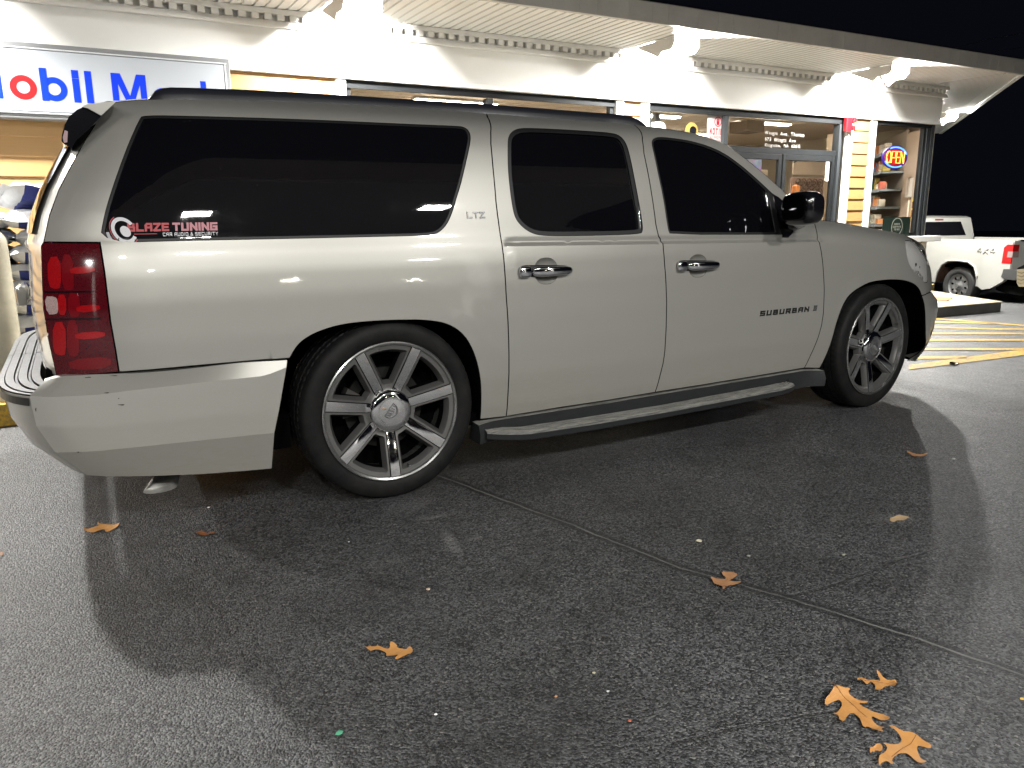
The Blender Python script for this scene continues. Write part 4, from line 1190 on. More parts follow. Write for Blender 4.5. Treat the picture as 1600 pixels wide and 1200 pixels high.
# ---- hatched yellow paint
def yel_build(nt, p):
    co = objco(nt); n = noise(nt, co, 40, 7, .75); n2 = noise(nt, co, 3, 5, .6)
    nt.links.new(mixc(nt, ramp(nt, math_(nt, 'ADD', n, math_(nt, 'MULTIPLY', n2, .35)), [(.55, 0.), (.78, 1.)]), (.64, .38, .022), (.20, .15, .07)), p.inputs['Base Color'])
    bump(nt, p, noise(nt, co, 110, 4, .7), .6, .004)
YEL = mat('road_yellow', (.7, .42, .05), .6, build=yel_build)
def stripe(name, pts, label):
    V = []
    for u, v in pts:
        P = onZ(u, v, 0.); 
        for _ in range(6): P = onZ(u, v, ground_z(P[0], P[1])+.005)
        V.append(P)
    o = mk(name, V, [tuple(range(len(V)))], YEL, None); tag(o, label, kind='structure')
def strip2(pts0, pts1, label):
    A = []
    for u, v in pts0+pts1[::-1]:
        P = onZ(u, v, 0.)
        for _ in range(6): P = onZ(u, v, ground_z(P[0], P[1])+.005)
        A.append(P)
    n = len(pts0); F = [(i, i+1, 2*n-2-i, 2*n-1-i) for i in range(n-1)]
    o = mk('painted_line', A, F, YEL, None); tag(o, label, kind='structure')
strip2([(1455,496.6),(1500,499.5),(1560,504.5),(1640,510.5)], [(1455,498.6),(1500,501.8),(1560,506.4),(1640,512.6)], 'far edge line of the yellow hatched area')
strip2([(1455,502),(1500,503),(1540,504),(1560,505.5)], [(1455,504.4),(1500,504.9),(1540,506.2),(1560,506.6)], 'yellow hatch line joining the far edge line')
strip2([(1455,510),(1500,511.4),(1560,512.9),(1640,513.2)], [(1455,512.2),(1500,513.6),(1560,515.1),(1640,515.4)], 'second yellow hatch line beyond the SUV nose')
strip2([(1450,519.5),(1640,519.8)], [(1450,522.3),(1640,522.3)], 'third yellow hatch line beyond the SUV nose')
strip2([(1445,529.6),(1640,529.6)], [(1445,532.6),(1640,532.4)], 'fourth yellow hatch line beyond the SUV nose')
strip2([(1430,544),(1560,544),(1640,543)], [(1430,547),(1560,547),(1640,546)], 'fifth yellow hatch line beyond the SUV nose')
strip2([(1420,557),(1470,556.5),(1510,556)], [(1420,560.5),(1470,560.5),(1510,560)], 'short yellow hatch line meeting the near edge line')
strip2([(1420,570),(1500,559),(1560,551),(1640,540)], [(1420,577.5),(1500,567.5),(1560,560),(1640,549)], 'near edge line of the yellow hatched area')

# ================================================================== store
WALL = mat('white_trim', (.78, .77, .73), .5, build=varied((.78, .77, .73), .04, 2, .5, .05))
FRZ = mat('frieze_white', (.86, .855, .83), .45, build=varied((.86, .855, .83), .03, 1.5, .45, .05))
def siding_build(nt, p):
    co = objco(nt)
    mp = nd(nt, 'ShaderNodeMapping'); mp.inputs['Scale'].default_value = (1.2, 1, 22); nt.links.new(co, mp.inputs[0])
    n = noise(nt, mp.outputs[0], 3, 6, .65)
    nt.links.new(mixc(nt, n, (.27, .155, .055), (.34, .20, .078)), p.inputs['Base Color'])
    bump(nt, p, n, .25, .004)
SID = mat('cedar_siding', (.6, .38, .16), .55, build=siding_build)
ALU = mat('window_frame_bronze', (.010, .011, .012), .6, spec=.15, build=varied((.010, .011, .012), .2, 5, .6, .08))
ALUL = mat('window_frame_grey', (.03, .033, .036), .5, spec=.2)
SOF = mat('soffit_vinyl', (.84, .835, .81), .45, build=varied((.84, .835, .81), .03, 2, .45, .05))
FAS = mat('roof_fascia', (.52, .50, .46), .5, build=varied((.52, .50, .46), .10, 3, .5, .1))
SHOPG = mat('shop_glass', (1, 1, 1), .0, trans=1., ior=1.05, spec=.5)
def shopglass(nt, p):
    out = nt.nodes['Material Output']; tr = nd(nt, 'ShaderNodeBsdfTransparent'); gl = nd(nt, 'ShaderNodeBsdfGlossy'); gl.inputs['Roughness'].default_value = .02
    lw = nd(nt, 'ShaderNodeLayerWeight'); lw.inputs['Blend'].default_value = .5; mx = nd(nt, 'ShaderNodeMixShader')
    tr.inputs[0].default_value = (.93, .93, .92, 1)
    nt.links.new(math_(nt, 'ADD', math_(nt, 'MULTIPLY', math_(nt, 'POWER', lw.outputs['Facing'], 5.), .5), .035), mx.inputs[0]); nt.links.new(tr.outputs[0], mx.inputs[1]); nt.links.new(gl.outputs[0], mx.inputs[2]); nt.links.new(mx.outputs[0], out.inputs['Surface'])
SHOPG = mat('shop_glass', build=shopglass)
YW = 4.5; HZ = 2.545; KZ = .14
def slant(m, p, q_, z0, z1, t):
    p = np.array(p); q_ = np.array(q_); d = (q_-p)/np.linalg.norm(q_-p); n = np.array([-d[1], d[0]])
    m.prism([tuple(p), tuple(q_), tuple(q_+n*t), tuple(p+n*t)], lambda a: (a[0], a[1], z0), lambda a: (a[0], a[1], z1))
st = thing('store_building', (4.5, 6.5, 0.), 'convenience store with white frieze, tan lap siding, bronze window frames and a wide lit soffit', 'store')
m = MB()
def siding(m, x0, x1, z0, z1, y=YW, pitch=.158):
    z = z1
    while z > z0:
        zb = max(z-pitch, z0)
        V = [(x0, y-.003, z), (x1, y-.003, z), (x1, y-.022, zb+.006), (x0, y-.022, zb+.006), (x0, y-.020, zb), (x1, y-.020, zb), (x0, y+.0, zb-.0), (x1, y+.0, zb-.0)]
        m.add(V, [(3, 2, 1, 0), (4, 5, 2, 3), (6, 7, 5, 4)]); z = zb
for a_ in ((-9, 1.19, KZ, HZ), (4.60, 4.86, KZ, HZ), (8.62, 9.00, KZ, HZ), (9.12, 10.50, KZ, .84)):
    m = MB(); siding(m, *a_); m.make('lap_siding', SID, st)
m = MB()
# solid wall behind siding
m.box(-9, 1.25, YW, YW+.15, 0, HZ).box(4.50, 4.95, YW+.001, YW+.15, 0, HZ).box(8.50, 9.05, YW+.001, YW+.15, 0, HZ).box(9.05, 10.5, YW+.001, YW+.15, 0, .84)
m.box(1.25, 4.5, YW+.001, YW+.15, 0, .55).box(-9, 13.2, 13.9, 14.05, 0, 3.0)
slant(m, (10.56, 4.52), (13.2, 6.66), -.1, 3.0, .12); m.box(13.08, 13.2, 6.7, 14, -.6, 3.0)
m.make('store_wall', mat('wall_core', (.5, .47, .40), .7), st)
m = MB()
for x0, x1 in ((1.19, 1.29), (4.50, 4.60), (4.86, 4.98), (8.48, 8.62), (9.00, 9.12)): MB().bbox(x0, x1, YW-.032, YW+.0, KZ, HZ-.001, .003).make('corner_trim', WALL, st)
MB().bbox(10.42, 10.56, YW-.034, YW+.1, 0, .80, .003).make('corner_trim', WALL, st)
MB().bbox(9.12, 10.72, YW-.16, YW+.02, .80, .885, .006).make('window_sill', WALL, st)
# frieze with dentils
m = MB(); m.box(-9, 10.56, YW-.05, YW+.15, HZ, SOFFIT_Z+.05)
m.bbox(-9, 10.57, YW-.062, YW-.05, HZ, HZ+.045, .003)
m.make('frieze', FRZ, st)
m = MB(); m.bbox(-9, 10.60, YW-.105, YW-.0505, 2.925, 2.955, .004).bbox(-9, 10.60, YW-.085, YW-.051, 2.956, 2.985, .002).bbox(-9, 10.60, YW-.120, YW-.051, 3.035, 3.079, .003)
x = -8.9
while x < 10.56:
    m.box(x, x+.062, YW-.116, YW-.0512, 2.986, 3.034); x += .1125
m.make('dentil_moulding', FRZ, st)
# soffit: grooved boards along Y, polygon
CAN = [(-9.5, 3.22), (10.38, 3.22), (17.2, 8.75), (17.2, 14), (-9.5, 14)]
def can_x(y): # right edge
    return 10.38 if y <= 3.22 else min(10.38+(y-3.22)*(17.2-10.38)/(8.75-3.22), 17.2)
def can_y0(x): return 3.22 if x <= 10.38 else 3.22+(x-10.38)*(8.75-3.22)/(17.2-10.38)
m = MB(); x = -9.5
while x < 17.2:
    a = x; 
    for (o0, o1, z0, z1) in [(0, .040, .004, .004), (.040, .046, .004, .013), (.046, .054, .013, .013), (.054, .060, .013, .004), (.060, .100, .0, .0), (.1, .1, 0, .004)]:
        xa, xb = x+o0, x+o1
        if xb > 17.2: break
        ya, yb = can_y0(xa), can_y0(xb)
        m.add([(xa, ya, SOFFIT_Z+z0), (xb, yb, SOFFIT_Z+z1), (xb, 8.9, SOFFIT_Z+z1), (xa, 8.9, SOFFIT_Z+z0)], [(0, 3, 2, 1)])
    x += .1
m.make('soffit', SOF, st)
MB().box(-9.5, 10.4, 3.3, 14, SOFFIT_Z+.05, SOFFIT_Z+.17).make('roof_slab', FAS, st)
# fascia along the edge
m = MB()
def fas(p, q_, z0, z1, t, mm):
    p = np.array(p); q_ = np.array(q_); d = (q_-p)/np.linalg.norm(q_-p); n = np.array([d[1], -d[0]])
    c = [p, q_, q_-n*t, p-n*t]
    mm.add([(a[0], a[1], z) for z in (z0, z1) for a in c], [(0, 3, 2, 1), (4, 5, 6, 7), (0, 1, 5, 4), (1, 2, 6, 5), (2, 3, 7, 6), (3, 0, 4, 7)])
fas((-9.5, 3.20), (10.42, 3.20), SOFFIT_Z-.018, SOFFIT_Z+.165, .05, m)
x = -9.3
while x < 10.3:
    m.box(x, x+.004, 3.197, 3.2005, SOFFIT_Z-.015, SOFFIT_Z+.16); x += .20+.25*((int(x*7) % 3)/3)
m.make('canopy_fascia', FAS, st)
m = MB(); fas((10.40, 3.20), (17.2, 8.71), SOFFIT_Z-.018, SOFFIT_Z+.02, .06, m); m.make('canopy_edge', SOF, st)
m = MB(); fas((10.40, 3.21), (17.2, 8.72), SOFFIT_Z+.021, SOFFIT_Z+.165, .05, m); m.make('canopy_fascia', FAS, st)
m = MB(); fas((-9.5, 3.185), (10.43, 3.185), SOFFIT_Z+.166, SOFFIT_Z+.178, .07, m); m.make('drip_edge', GLOSSBLK, st)

# window walls
def frame(m, x0, x1, z0, z1, t=.05, y0=YW+.02, y1=YW+.09):
    m.box(x0, x0+t, y0, y1, z0, z1).box(x1-t, x1, y0, y1, z0, z1).box(x0+t, x1-t, y0, y1, z0, z0+t).box(x0+t, x1-t, y0, y1, z1-t, z1)
m = MB(); frame(m, 1.30, 4.49, .56, HZ-.005, .05); m.box(1.30, 4.49, YW-.005, YW+.019, HZ-.075, HZ-.003); m.make('window_frame', ALU, st)
m = MB(); m.box(2.83, 2.90, YW+.0, YW+.10, .61, HZ-.08); m.make('window_mullion', ALUL, st)
MB().box(1.35, 4.44, YW+.05, YW+.056, .61, HZ-.056).make('window_pane', SHOPG, st)
m = MB(); frame(m, 4.99, 8.47, .16, HZ-.005, .055); m.box(4.99, 8.47, YW-.006, YW+.019, HZ-.085, HZ-.003)
m.box(6.22, 8.42, YW+.018, YW+.088, 2.03, 2.10)
m.make('window_frame', ALU, st)
MB().box(6.20, 6.27, YW-.01, YW+.095, .22, HZ-.09).make('window_mullion', ALUL, st); MB().box(8.36, 8.41, YW-.012, YW+.095, .22, HZ-.09).make('window_mullion', ALUL, st)
MB().box(5.05, 6.20, YW+.05, YW+.056, .22, HZ-.062).box(6.27, 8.36, YW+.05, YW+.056, 2.10, HZ-.062).make('window_pane', SHOPG, st)
# doors
def door(x0, x1, nm='store_door', par=st, hinge=None, yaw=0):
    m = MB(); z0, z1 = .17, 2.027; y0, y1 = YW+.02, YW+.065
    m.bbox(x0, x0+.062, y0, y1, z0, z1, .003).bbox(x1-.062, x1, y0, y1, z0, z1, .003).bbox(x0+.063, x1-.063, y0, y1, z1-.075, z1, .003).bbox(x0+.063, x1-.063, y0, y1, z0, z0+.2, .003)
    d = m.make(nm, ALU, par)
    MB().box(x0+.062, x1-.062, y0+.02, y0+.026, z0+.2, z1-.075).make('door_pane', SHOPG, d)
    return d
dl = door(6.28, 7.30); dr = door(7.32, 8.35)
MB().tube([(7.40, YW-.03, 1.35), (7.40, YW-.03, .85)], .013).tube([(7.40, YW-.03, 1.3), (7.40, YW+.03, 1.3)], .009).tube([(7.40, YW-.03, .9), (7.40, YW+.03, .9)], .009).make('door_handle', ALUL, dr)
m = MB(); m.tube([(7.62, YW+.10, 1.93), (7.95, YW+.32, 1.98)], .008); m.box(7.55, 7.85, YW+.068, YW+.12, 1.95, 2.01); m.make('door_closer', ALU, dr)
# right-hand corner window
m = MB(); frame(m, 9.13, 10.34, .89, HZ-.004, .045); m.box(9.13, 10.50, YW-.008, YW+.019, HZ-.055, HZ-.003); m.make('window_frame', ALU, st)
MB().box(10.345, 10.40, YW-.0, YW+.09, .89, HZ-.06).box(10.43, 10.50, YW-.01, YW+.11, .886, HZ-.001).make('window_mullion', ALUL, st)
MB().box(10.405, 10.425, YW+.0, YW+.09, .89, HZ-.06).make('window_mullion', ALU, st)
MB().box(9.175, 10.295, YW+.05, YW+.056, .935, HZ-.05).make('window_pane', SHOPG, st)

# interior shell
WARM = mat('interior_wall', (.72, .62, .51), .7, build=varied((.72, .62, .51), .05, 2))
IC = mat('interior_ceiling', (.66, .60, .52), .8, build=varied((.66, .60, .52), .05, 2))
m = MB(); m.box(-8, 13.07, 10.5, 10.6, 0, 2.8).box(-8.1, -8, 4.7, 10.5, 0, 2.8); m.make('interior_wall', WARM, st)
BRN = mat('partition_brown', (.34, .27, .22), .7)
m = MB(); slant(m, (10.45, 4.57), (13.06, 6.68), .15, 2.79, .02); m.make('interior_side_wall', BRN, st)
m = MB(); m.prism([(-8, 4.66), (10.45, 4.66), (13.06, 6.75), (13.06, 10.5), (-8, 10.5)], lambda p: (p[0], p[1], 2.80), lambda p: (p[0], p[1], 2.85))
for x in np.arange(-7.5, 10.3, .61): m.box(x, x+.012, 4.66, 10.5, 2.794, 2.799)
for y in np.arange(5.0, 10.4, .61): m.box(-8, 10.37, y, y+.012, 2.788, 2.793)
m.make('interior_ceiling', IC, st)
MB().prism([(-8, 4.66), (10.45, 4.66), (13.06, 6.75), (13.06, 10.5), (-8, 10.5)], lambda p: (p[0], p[1], .145), lambda p: (p[0], p[1], .17)).make('interior_floor', mat('interior_floor', (.35, .30, .25), .3), st)
# soffit down-stand band inside windows
LIT = mat('fluorescent_tube', (1, 1, 1), .5, emis=(1., .88, .70), es=46.)
k = 0
for x in (-3.0, .3, 3.6, 6.9, 9.4):
    for y in (5.05, 6.9, 8.8):
        t = thing('ceiling_light', (x, y, 2.79), 'glowing fluorescent fitting, %s row, %s' % ({5.05: 'window-side', 6.9: 'middle', 8.8: 'rear'}[y], {-3.0: 'behind the fuel sign wall', .3: 'behind the siding beside the sign', 3.6: 'behind the window over the SUV roof', 6.9: 'behind the store doors', 9.4: 'behind the corner window pier'}[x]), 'ceiling light', 'fluorescent fittings on the store ceiling')
        MB().box(x-.62, x+.62, y-.09, y+.09, 2.765, 2.787).make('housing', WALL, t)
        MB().bbox(x-.60, x+.60, y-.07, y+.07, 2.745, 2.764, .004).make('diffuser', LIT, t)

# ---- soffit lamps
HOUS = mat('lamp_housing', (.62, .60, .56), .5)
LENS = mat('lamp_lens_lit', (1, 1, 1), .3, emis=(1., .985, .93), es=SOFFIT_LENS)
names = {1.12: 'square soffit lamp above the sign end of the SUV roof', 4.67: 'square soffit lamp above the notice window', 8.22: 'square soffit lamp above the right-hand corner window', 13.5: 'round-bodied lamp under the slanted soffit end beyond the corner',
         -2.43: 'square soffit lamp above the lit fuel sign', -5.98: 'farthest left square soffit lamp, out of the picture'}
for x, y in SOFFIT_LAMPS:
    t = thing('soffit_lamp', (x, y, SOFFIT_Z), names[x], 'lamp', 'lamps under the store soffit')
    m = MB()
    m.box(x-.12, x+.26, y-.16, y+.16, SOFFIT_Z-.006, SOFFIT_Z-.0008)
    z0 = SOFFIT_Z-.075                                    # flared side shields, open towards the wall, shaped to cut the light there
    profL = [(-.16, .068), (.45, .068), (.45, .05), (.38, .020), (.138, -.082), (.10, -.10), (.03, -.05), (-.10, -.05), (-.16, -.01)]
    profR = [(-.16, .068), (.29, .068), (.253, .037), (.228, .012), (.157, -.093), (.12, -.125), (.03, -.066), (-.10, -.066), (-.16, -.01)]
    for prof, xo in ((profL, -.10), (profR, .24)):
        m.prism(prof, lambda p: (x+xo, y+p[0], z0+p[1]), lambda p: (x+xo+.008, y+p[0], z0+p[1]))
    m.make('housing', HOUS, t)
    V, F = superell((x+.07, y, SOFFIT_Z-.030), (.13, .12, .022), .7)
    mk('lens', V, F, LENS, t, True)
    ld = bpy.data.lights.new('soffit_light', 'POINT'); ld.energy = SOFFIT_W; ld.shadow_soft_size = .06; ld.color = (1., .985, .94)
    lo = bpy.data.objects.new('soffit_light', ld); COL.objects.link(lo); lo.location = (x, y, SOFFIT_Z-.080)

# ---- fuel canopy behind the camera, with its lamps
fc = thing('fuel_canopy', (-2, -9.1, 0), 'flat white fuel canopy on square columns over the pumps', 'canopy')
CW = mat('canopy_white', (.70, .70, .68), .5, build=varied((.70, .70, .68), .04, 1))
m = MB(); m.box(-11, 6.5, -12.6, -5.0, 4.75, 4.80).make('underside', CW, fc)
m = MB(); m.box(-11.1, 6.6, -12.7, -4.95, 4.81, 5.55).make('fascia', CW, fc)
for x in (-7.5, 5):
    for y in (-9.1,): MB().bbox(x-.15, x+.15, y-.15, y+.15, .0, 4.749, .01).make('column', CW, fc)
PL = mat('canopy_lens', (1, 1, 1), .4, emis=(1., .97, .88), es=PUMP_LENS)
for x, y in PUMP_LAMPS:
    t = thing('canopy_lamp', (x, y, 4.75), 'square canopy lamp, %s row, %s' % ('front' if y > -9 else 'rear', {-6.6: 'far left', -3.1: 'left of the middle', .22: 'right of the middle', 3.4: 'far right', -1.4: 'left one', 5.2: 'right one'}[x]), 'lamp', 'lamps in the fuel canopy')
    MB().box(x-.26, x+.26, y-.26, y+.26, 4.725, 4.7495).make('housing', HOUS, t)
    MB().bbox(x-.15, x+.15, y-.15, y+.15, 4.700, 4.724, .006).make('lens', PL, t)
    ld = bpy.data.lights.new('canopy_light', 'AREA'); ld.energy = PUMP_W; ld.shape = 'SQUARE'; ld.size = .40; ld.color = (1., .985, .95)
    lo = bpy.data.objects.new('canopy_light', ld); COL.objects.link(lo); lo.location = (x, y, 4.69)

# ---- two distant lot lamps, seen only as glints in the paint
for k, (x, y) in enumerate(((6.5, -29.5), (14.2, -35.1))):
    t = thing('lot_lamp', (x, y, 0), ['tall lamp pole across the street, the nearer one', 'tall lamp pole across the street, the farther one'][k], 'lamp')
    MB().tube([(x, y, 0), (x, y, 4.6)], [.08, .06], 10).make('pole', HOUS, t)
    V, F = superell((x, y, 4.7), (.35, .35, .12), .8); mk('lamp_head', V, F, mat('lot_lamp_lit', (1, 1, 1), .4, emis=(1., .95, .8), es=60.), t, True)
# ================================================================== pavement in front of the store
CONC = mat('concrete', (.36, .35, .32), .8, build=varied((.36, .35, .32), .15, 6, .8, .1, .3, 80, .004))
def prism_z(pts, z0, z1, name, mt):
    m = MB(); m.prism(pts, lambda p: (p[0], p[1], z0), lambda p: (p[0], p[1], z1)); return m.make(name, mt, None, base=(0, 0, 0))
prism_z([(-9, 2.62), (6.4, 2.62), (6.9, 2.75), (7.3, 3.0), (10.56, 4.51), (-9, 4.51)], -.1, KZ, 'pavement', CONC)
tag(bpy.data.objects['pavement'], 'raised concrete walkway along the store front', kind='structure')
o = prism_z([(-9, 2.42), (6.45, 2.42), (7.05, 2.56), (7.5, 2.86), (10.66, 4.33), (10.56, 4.505), (7.3, 2.995), (6.9, 2.745), (6.4, 2.615), (-9, 2.615)], -.1, KZ-.004, 'kerb', YEL); tag(o, 'yellow painted kerb in front of the store', kind='structure')

# ---- lit sign
SGNF = mat('sign_face', (.24, .252, .27), .4, emis=(.80, .87, .95), es=.12, spec=.25)
SGRY = mat('sign_frame_grey', (.15, .155, .16), .5)
BLU = mat('sign_blue', (.002, .022, .40), .45, emis=(.004, .03, .62), es=.12, spec=.15); SRED = mat('sign_red', (.45, .008, .010), .45, emis=(.75, .015, .015), es=.1, spec=.15)
sg = thing('shop_sign', (-1.6, YW-.1, 2.05), 'long lit white sign box with blue and red lettering over the tan siding', 'sign')
sx0, sx1, sz0, sz1 = -4.15, .20, 2.035, 2.605
m = MB(); m.bbox(sx0, sx1, YW-.20, YW-.03, sz0, sz1, .008).make('sign_box', SGRY, sg)
MB().bbox(sx0+.055, sx1-.055, YW-.212, YW-.2005, sz0+.055, sz1-.055, .004).make('sign_face', SGNF, sg)
m = MB(); 
for a, b, c, d in ((sx0+.03, sx1-.03, sz1-.05, sz1-.038), (sx0+.03, sx1-.03, sz0+.038, sz0+.05)): m.bbox(a, b, YW-.216, YW-.2005, c, d, .003)
m.bbox(sx1-.050, sx1-.038, YW-.216, YW-.2005, sz0+.05, sz1-.05, .003)
m.make('face_retainer', mat('retainer_white', (.42,.43,.45), .4), sg)
YF = YW-.2135
def flat(name, V2, F, mt, dy=0.): mk(name, [(x, YF-dy, z) for x, z in V2], F, mt, sg)
def ring2(cx, cz, ro, ri, n=48, sx=1.):
    V = []; 
    for i in range(n):
        a = 2*math.pi*i/n; V += [(cx+ro*math.cos(a)*sx, cz+ro*math.sin(a)), (cx+ri*math.cos(a)*sx, cz+ri*math.sin(a))]
    return V, [(2*i, 2*i+1, (2*((i+1) % n))+1, 2*((i+1) % n)) for i in range(n)]
def rect2(x0, x1, z0, z1): return [(x0, z0), (x1, z0), (x1, z1), (x0, z1)], [(0, 1, 2, 3)]
def sy(u, v): return onY(u, v, YF)
base_z = sy(68, 156)[2]; xh_o = .5*(sy(37, 117)[2]-sy(37, 156)[2])
oc = sy(36.5, 136.5); ro = .5*(sy(57.5, 137)[0]-sy(15, 137)[0]); roz = .5*(sy(36, 117)[2]-sy(36, 156.5)[2])
ri = .5*(sy(47, 137)[0]-sy(26, 137)[0])
flat('letter_o', *ring2(oc[0], oc[2], ro, ri), SRED)
zb_ = oc[2]-ro; ztp = sy(66, 106)[2]
bx = sy(63, 130)[0]; sw_ = sy(74, 106)[0]-sy(62.5, 106)[0]
bc = (bx+.0+ro, oc[2])
flat('letter_b', *ring2(bx+ro*1.0, oc[2], ro, ri), BLU); flat('letter_b', [(x, z) for x, z in rect2(bx, bx+sw_, zb_, ztp)[0]], [(0, 1, 2, 3)], BLU, .0012)
bpy.data.objects[-1] if False else None
ix = sy(113, 130)[0]
flat('letter_i', *rect2(ix, ix+sw_, zb_, zb_+(ztp-zb_)*.74), BLU); flat('letter_i', *rect2(ix, ix+sw_, ztp-.062, ztp), BLU)
lx = sy(133, 130)[0]; flat('letter_l', *rect2(lx, lx+sw_, zb_, ztp), BLU)
def bigM(x0, x1, z0, z1, s_):
    V = [(x0, z0), (x0, z1), (x0+s_*1.45, z1), ((x0+x1)/2, z0+(z1-z0)*.30), (x1-s_*1.45, z1), (x1, z1), (x1, z0), (x1-s_, z0), (x1-s_, z0+(z1-z0)*.66), ((x0+x1)/2+s_*.42, z0), ((x0+x1)/2-s_*.42, z0), (x0+s_, z0+(z1-z0)*.66), (x0+s_, z0)]
    F = [(0, 12, 11, 2, 1), (11, 10, 3, 2), (10, 9, 3), (9, 8, 4, 3), (8, 7, 6, 5, 4)]
    return V, F
mx0 = sy(174, 130)[0]; mx1 = sy(228, 130)[0]
flat('letter_m', *bigM(mx0, mx1, zb_, ztp, sw_*.95), BLU)
m0 = oc[0]-ro-.05; flat('letter_m', *bigM(m0-(mx1-mx0)*1.05, m0, zb_, ztp, sw_*.95), BLU)
# a r t, behind the vehicle's roof
ax = mx1+.05; flat('letter_a', *ring2(ax+ro*.8, zb_+ro*.85, ro*.82, ri*.8), BLU); flat('letter_a', *rect2(ax+ro*1.25, ax+ro*1.25+sw_, zb_, zb_+ro*1.7), BLU, .0012)
rx = ax+ro*1.25+sw_+.06; flat('letter_r', *rect2(rx, rx+sw_, zb_, zb_+ro*1.7), BLU); flat('letter_r', *rect2(rx+sw_, rx+sw_+.06, zb_+ro*1.25, zb_+ro*1.7), BLU)
tx = sy(313, 132)[0]; flat('letter_t', *rect2(tx, tx+sw_*.9, zb_, sy(318, 127)[2]), BLU); flat('letter_t', *rect2(tx-.05, tx+sw_*.9+.05, sy(318, 127)[2]-.15, sy(318, 127)[2]-.09), BLU)
# the shutter board panel under the sign's left end stays part of the siding

# ---- bollard
BOL = mat('bollard_cream', (.46, .43, .33), .5, build=varied((.46, .43, .33), .2, 7, .5, .1, .2, 40, .004))
Pb = onZ(12, 655, .0); bxy = (-1.615, 2.60)
bl = thing('bollard', (bxy[0], bxy[1], 0), 'tall round cream bollard at the left edge behind the SUV tail', 'bollard')
V = []; F = []; pr = [(.098, -.05), (.098, 1.10), (.094, 1.14), (.075, 1.175), (.045, 1.195), (.001, 1.20)]
for i in range(32):
    a = 2*math.pi*i/32
    for r, z in pr: V.append((bxy[0]+r*math.cos(a), bxy[1]+r*math.sin(a), z))
for i in range(32):
    for j in range(5): F.append((i*6+j, ((i+1) % 32)*6+j, ((i+1) % 32)*6+j+1, i*6+j+1))
o = mk('post', V, F, BOL, bl); auto_smooth(o, 50)

# ---- stacked bags of ice melt on a pallet
def bag_build(nt, p):
    co = objco(nt); n = noise(nt, co, 11, 6, .7, 1.)
    bump(nt, p, n, .5, .02); p.inputs['Roughness'].default_value = .35
BAGW = mat('bag_white', (.74, .75, .76), .35, build=bag_build); BAGB = mat('bag_blue', (.012, .022, .16), .35, build=bag_build)
pal = thing('pallet', (-1.45, 3.55, KZ), 'wooden pallet under the stacked bags', 'pallet')
m = MB()
for i in range(6): m.bbox(-2.1, -.8, 3.05+i*.18, 3.05+i*.18+.12, KZ+.09, KZ+.11, .003)
for x in (-2.1, -1.5, -.9): m.bbox(x, x+.09, 3.05, 4.07, KZ, KZ+.089, .003)
m.make('boards', mat('pallet_wood', (.32, .23, .13), .8, build=varied((.32, .23, .13), .25, 8)), pal)
def make_bag(label):
    b = thing('ice_melt_bag', (0, 0, 0), label, 'bag', 'bags stacked behind the SUV tail')
    L, W_, H = .70, .46, .132; nx_, ny_, nz_ = 16, 12, 1
    V = []; F = []; N1, N2 = 16, 12
    rg = np.random.default_rng(3)
    for s_ in (1, -1):
        for i in range(N1+1):
            for j in range(N2+1):
                u, v = 2*i/N1-1, 2*j/N2-1
                e = max(0., (1-abs(u)**5)*(1-abs(v)**4))**.5
                wr = .007*math.sin(u*9+v*4)+.006*math.sin(v*13-u*5)
                V.append((u*L/2*(1-.04*v*v), v*W_/2*(1-.05*u*u), H/2*s_*e+wr*e+ .012*(1-e)*math.sin(u*7+v*6)))
    k = (N1+1)*(N2+1)
    for s_ in (0, 1):
        for i in range(N1):
            for j in range(N2):
                a = s_*k+i*(N2+1)+j; f = (a, a+N2+1, a+N2+2, a+1); F.append(f if s_ == 0 else f[::-1])
    mi = []
    for f in F:
        c = np.mean([V[q_] for q_ in f], 0); mi.append(1 if (c[2] < .0 and abs(c[0]) < .27) else 0)
    me = bpy.data.meshes.new('body'); me.from_pydata(V, [], F); me.materials.append(BAGW); me.materials.append(BAGB)
    me.polygons.foreach_set('material_index', mi); me.polygons.foreach_set('use_smooth', [True]*len(F)); me.update()
    o = bpy.data.objects.new('body', me); COL.objects.link(o); o.parent = b
    V = [(-L/2-.035, -W_/2*.9, .010), (-L/2-.035, W_/2*.9, -.006), (-L/2+.02, W_/2*.9, .0), (-L/2+.02, -W_/2*.9, .0)]
    V2 = [(-x, y, -z) for x, y, z in V]
    me = bpy.data.meshes.new('seam_flap'); me.from_pydata(V+V2, [], [(0, 1, 2, 3), (7, 6, 5, 4)]); me.materials.append(BAGW)
    o2 = bpy.data.objects.new('seam_flap', me); COL.objects.link(o2); o2.parent = b
    return b
proto = make_bag('white and blue plastic bag in the stack between bollard and SUV tail')
def copy_tree(o, parent=None):
    c = o.copy(); COL.objects.link(c); c.parent = parent
    for ch in [x for x in bpy.data.objects if x.parent == o]: copy_tree(ch, c)
    return c
rb_ = random.Random(4); first = True
LAY = ['bottom', 'second', 'third', 'fourth', 'fifth', 'sixth', 'seventh', 'eighth', 'ninth']
def BL(lay, x, y):
    return 'white and blue bag, %s layer of the stack, %s row %s' % (LAY[lay], 'front' if y < 3.6 else 'back', 'beside the SUV tail' if x > -1.6 else 'behind the bollard')
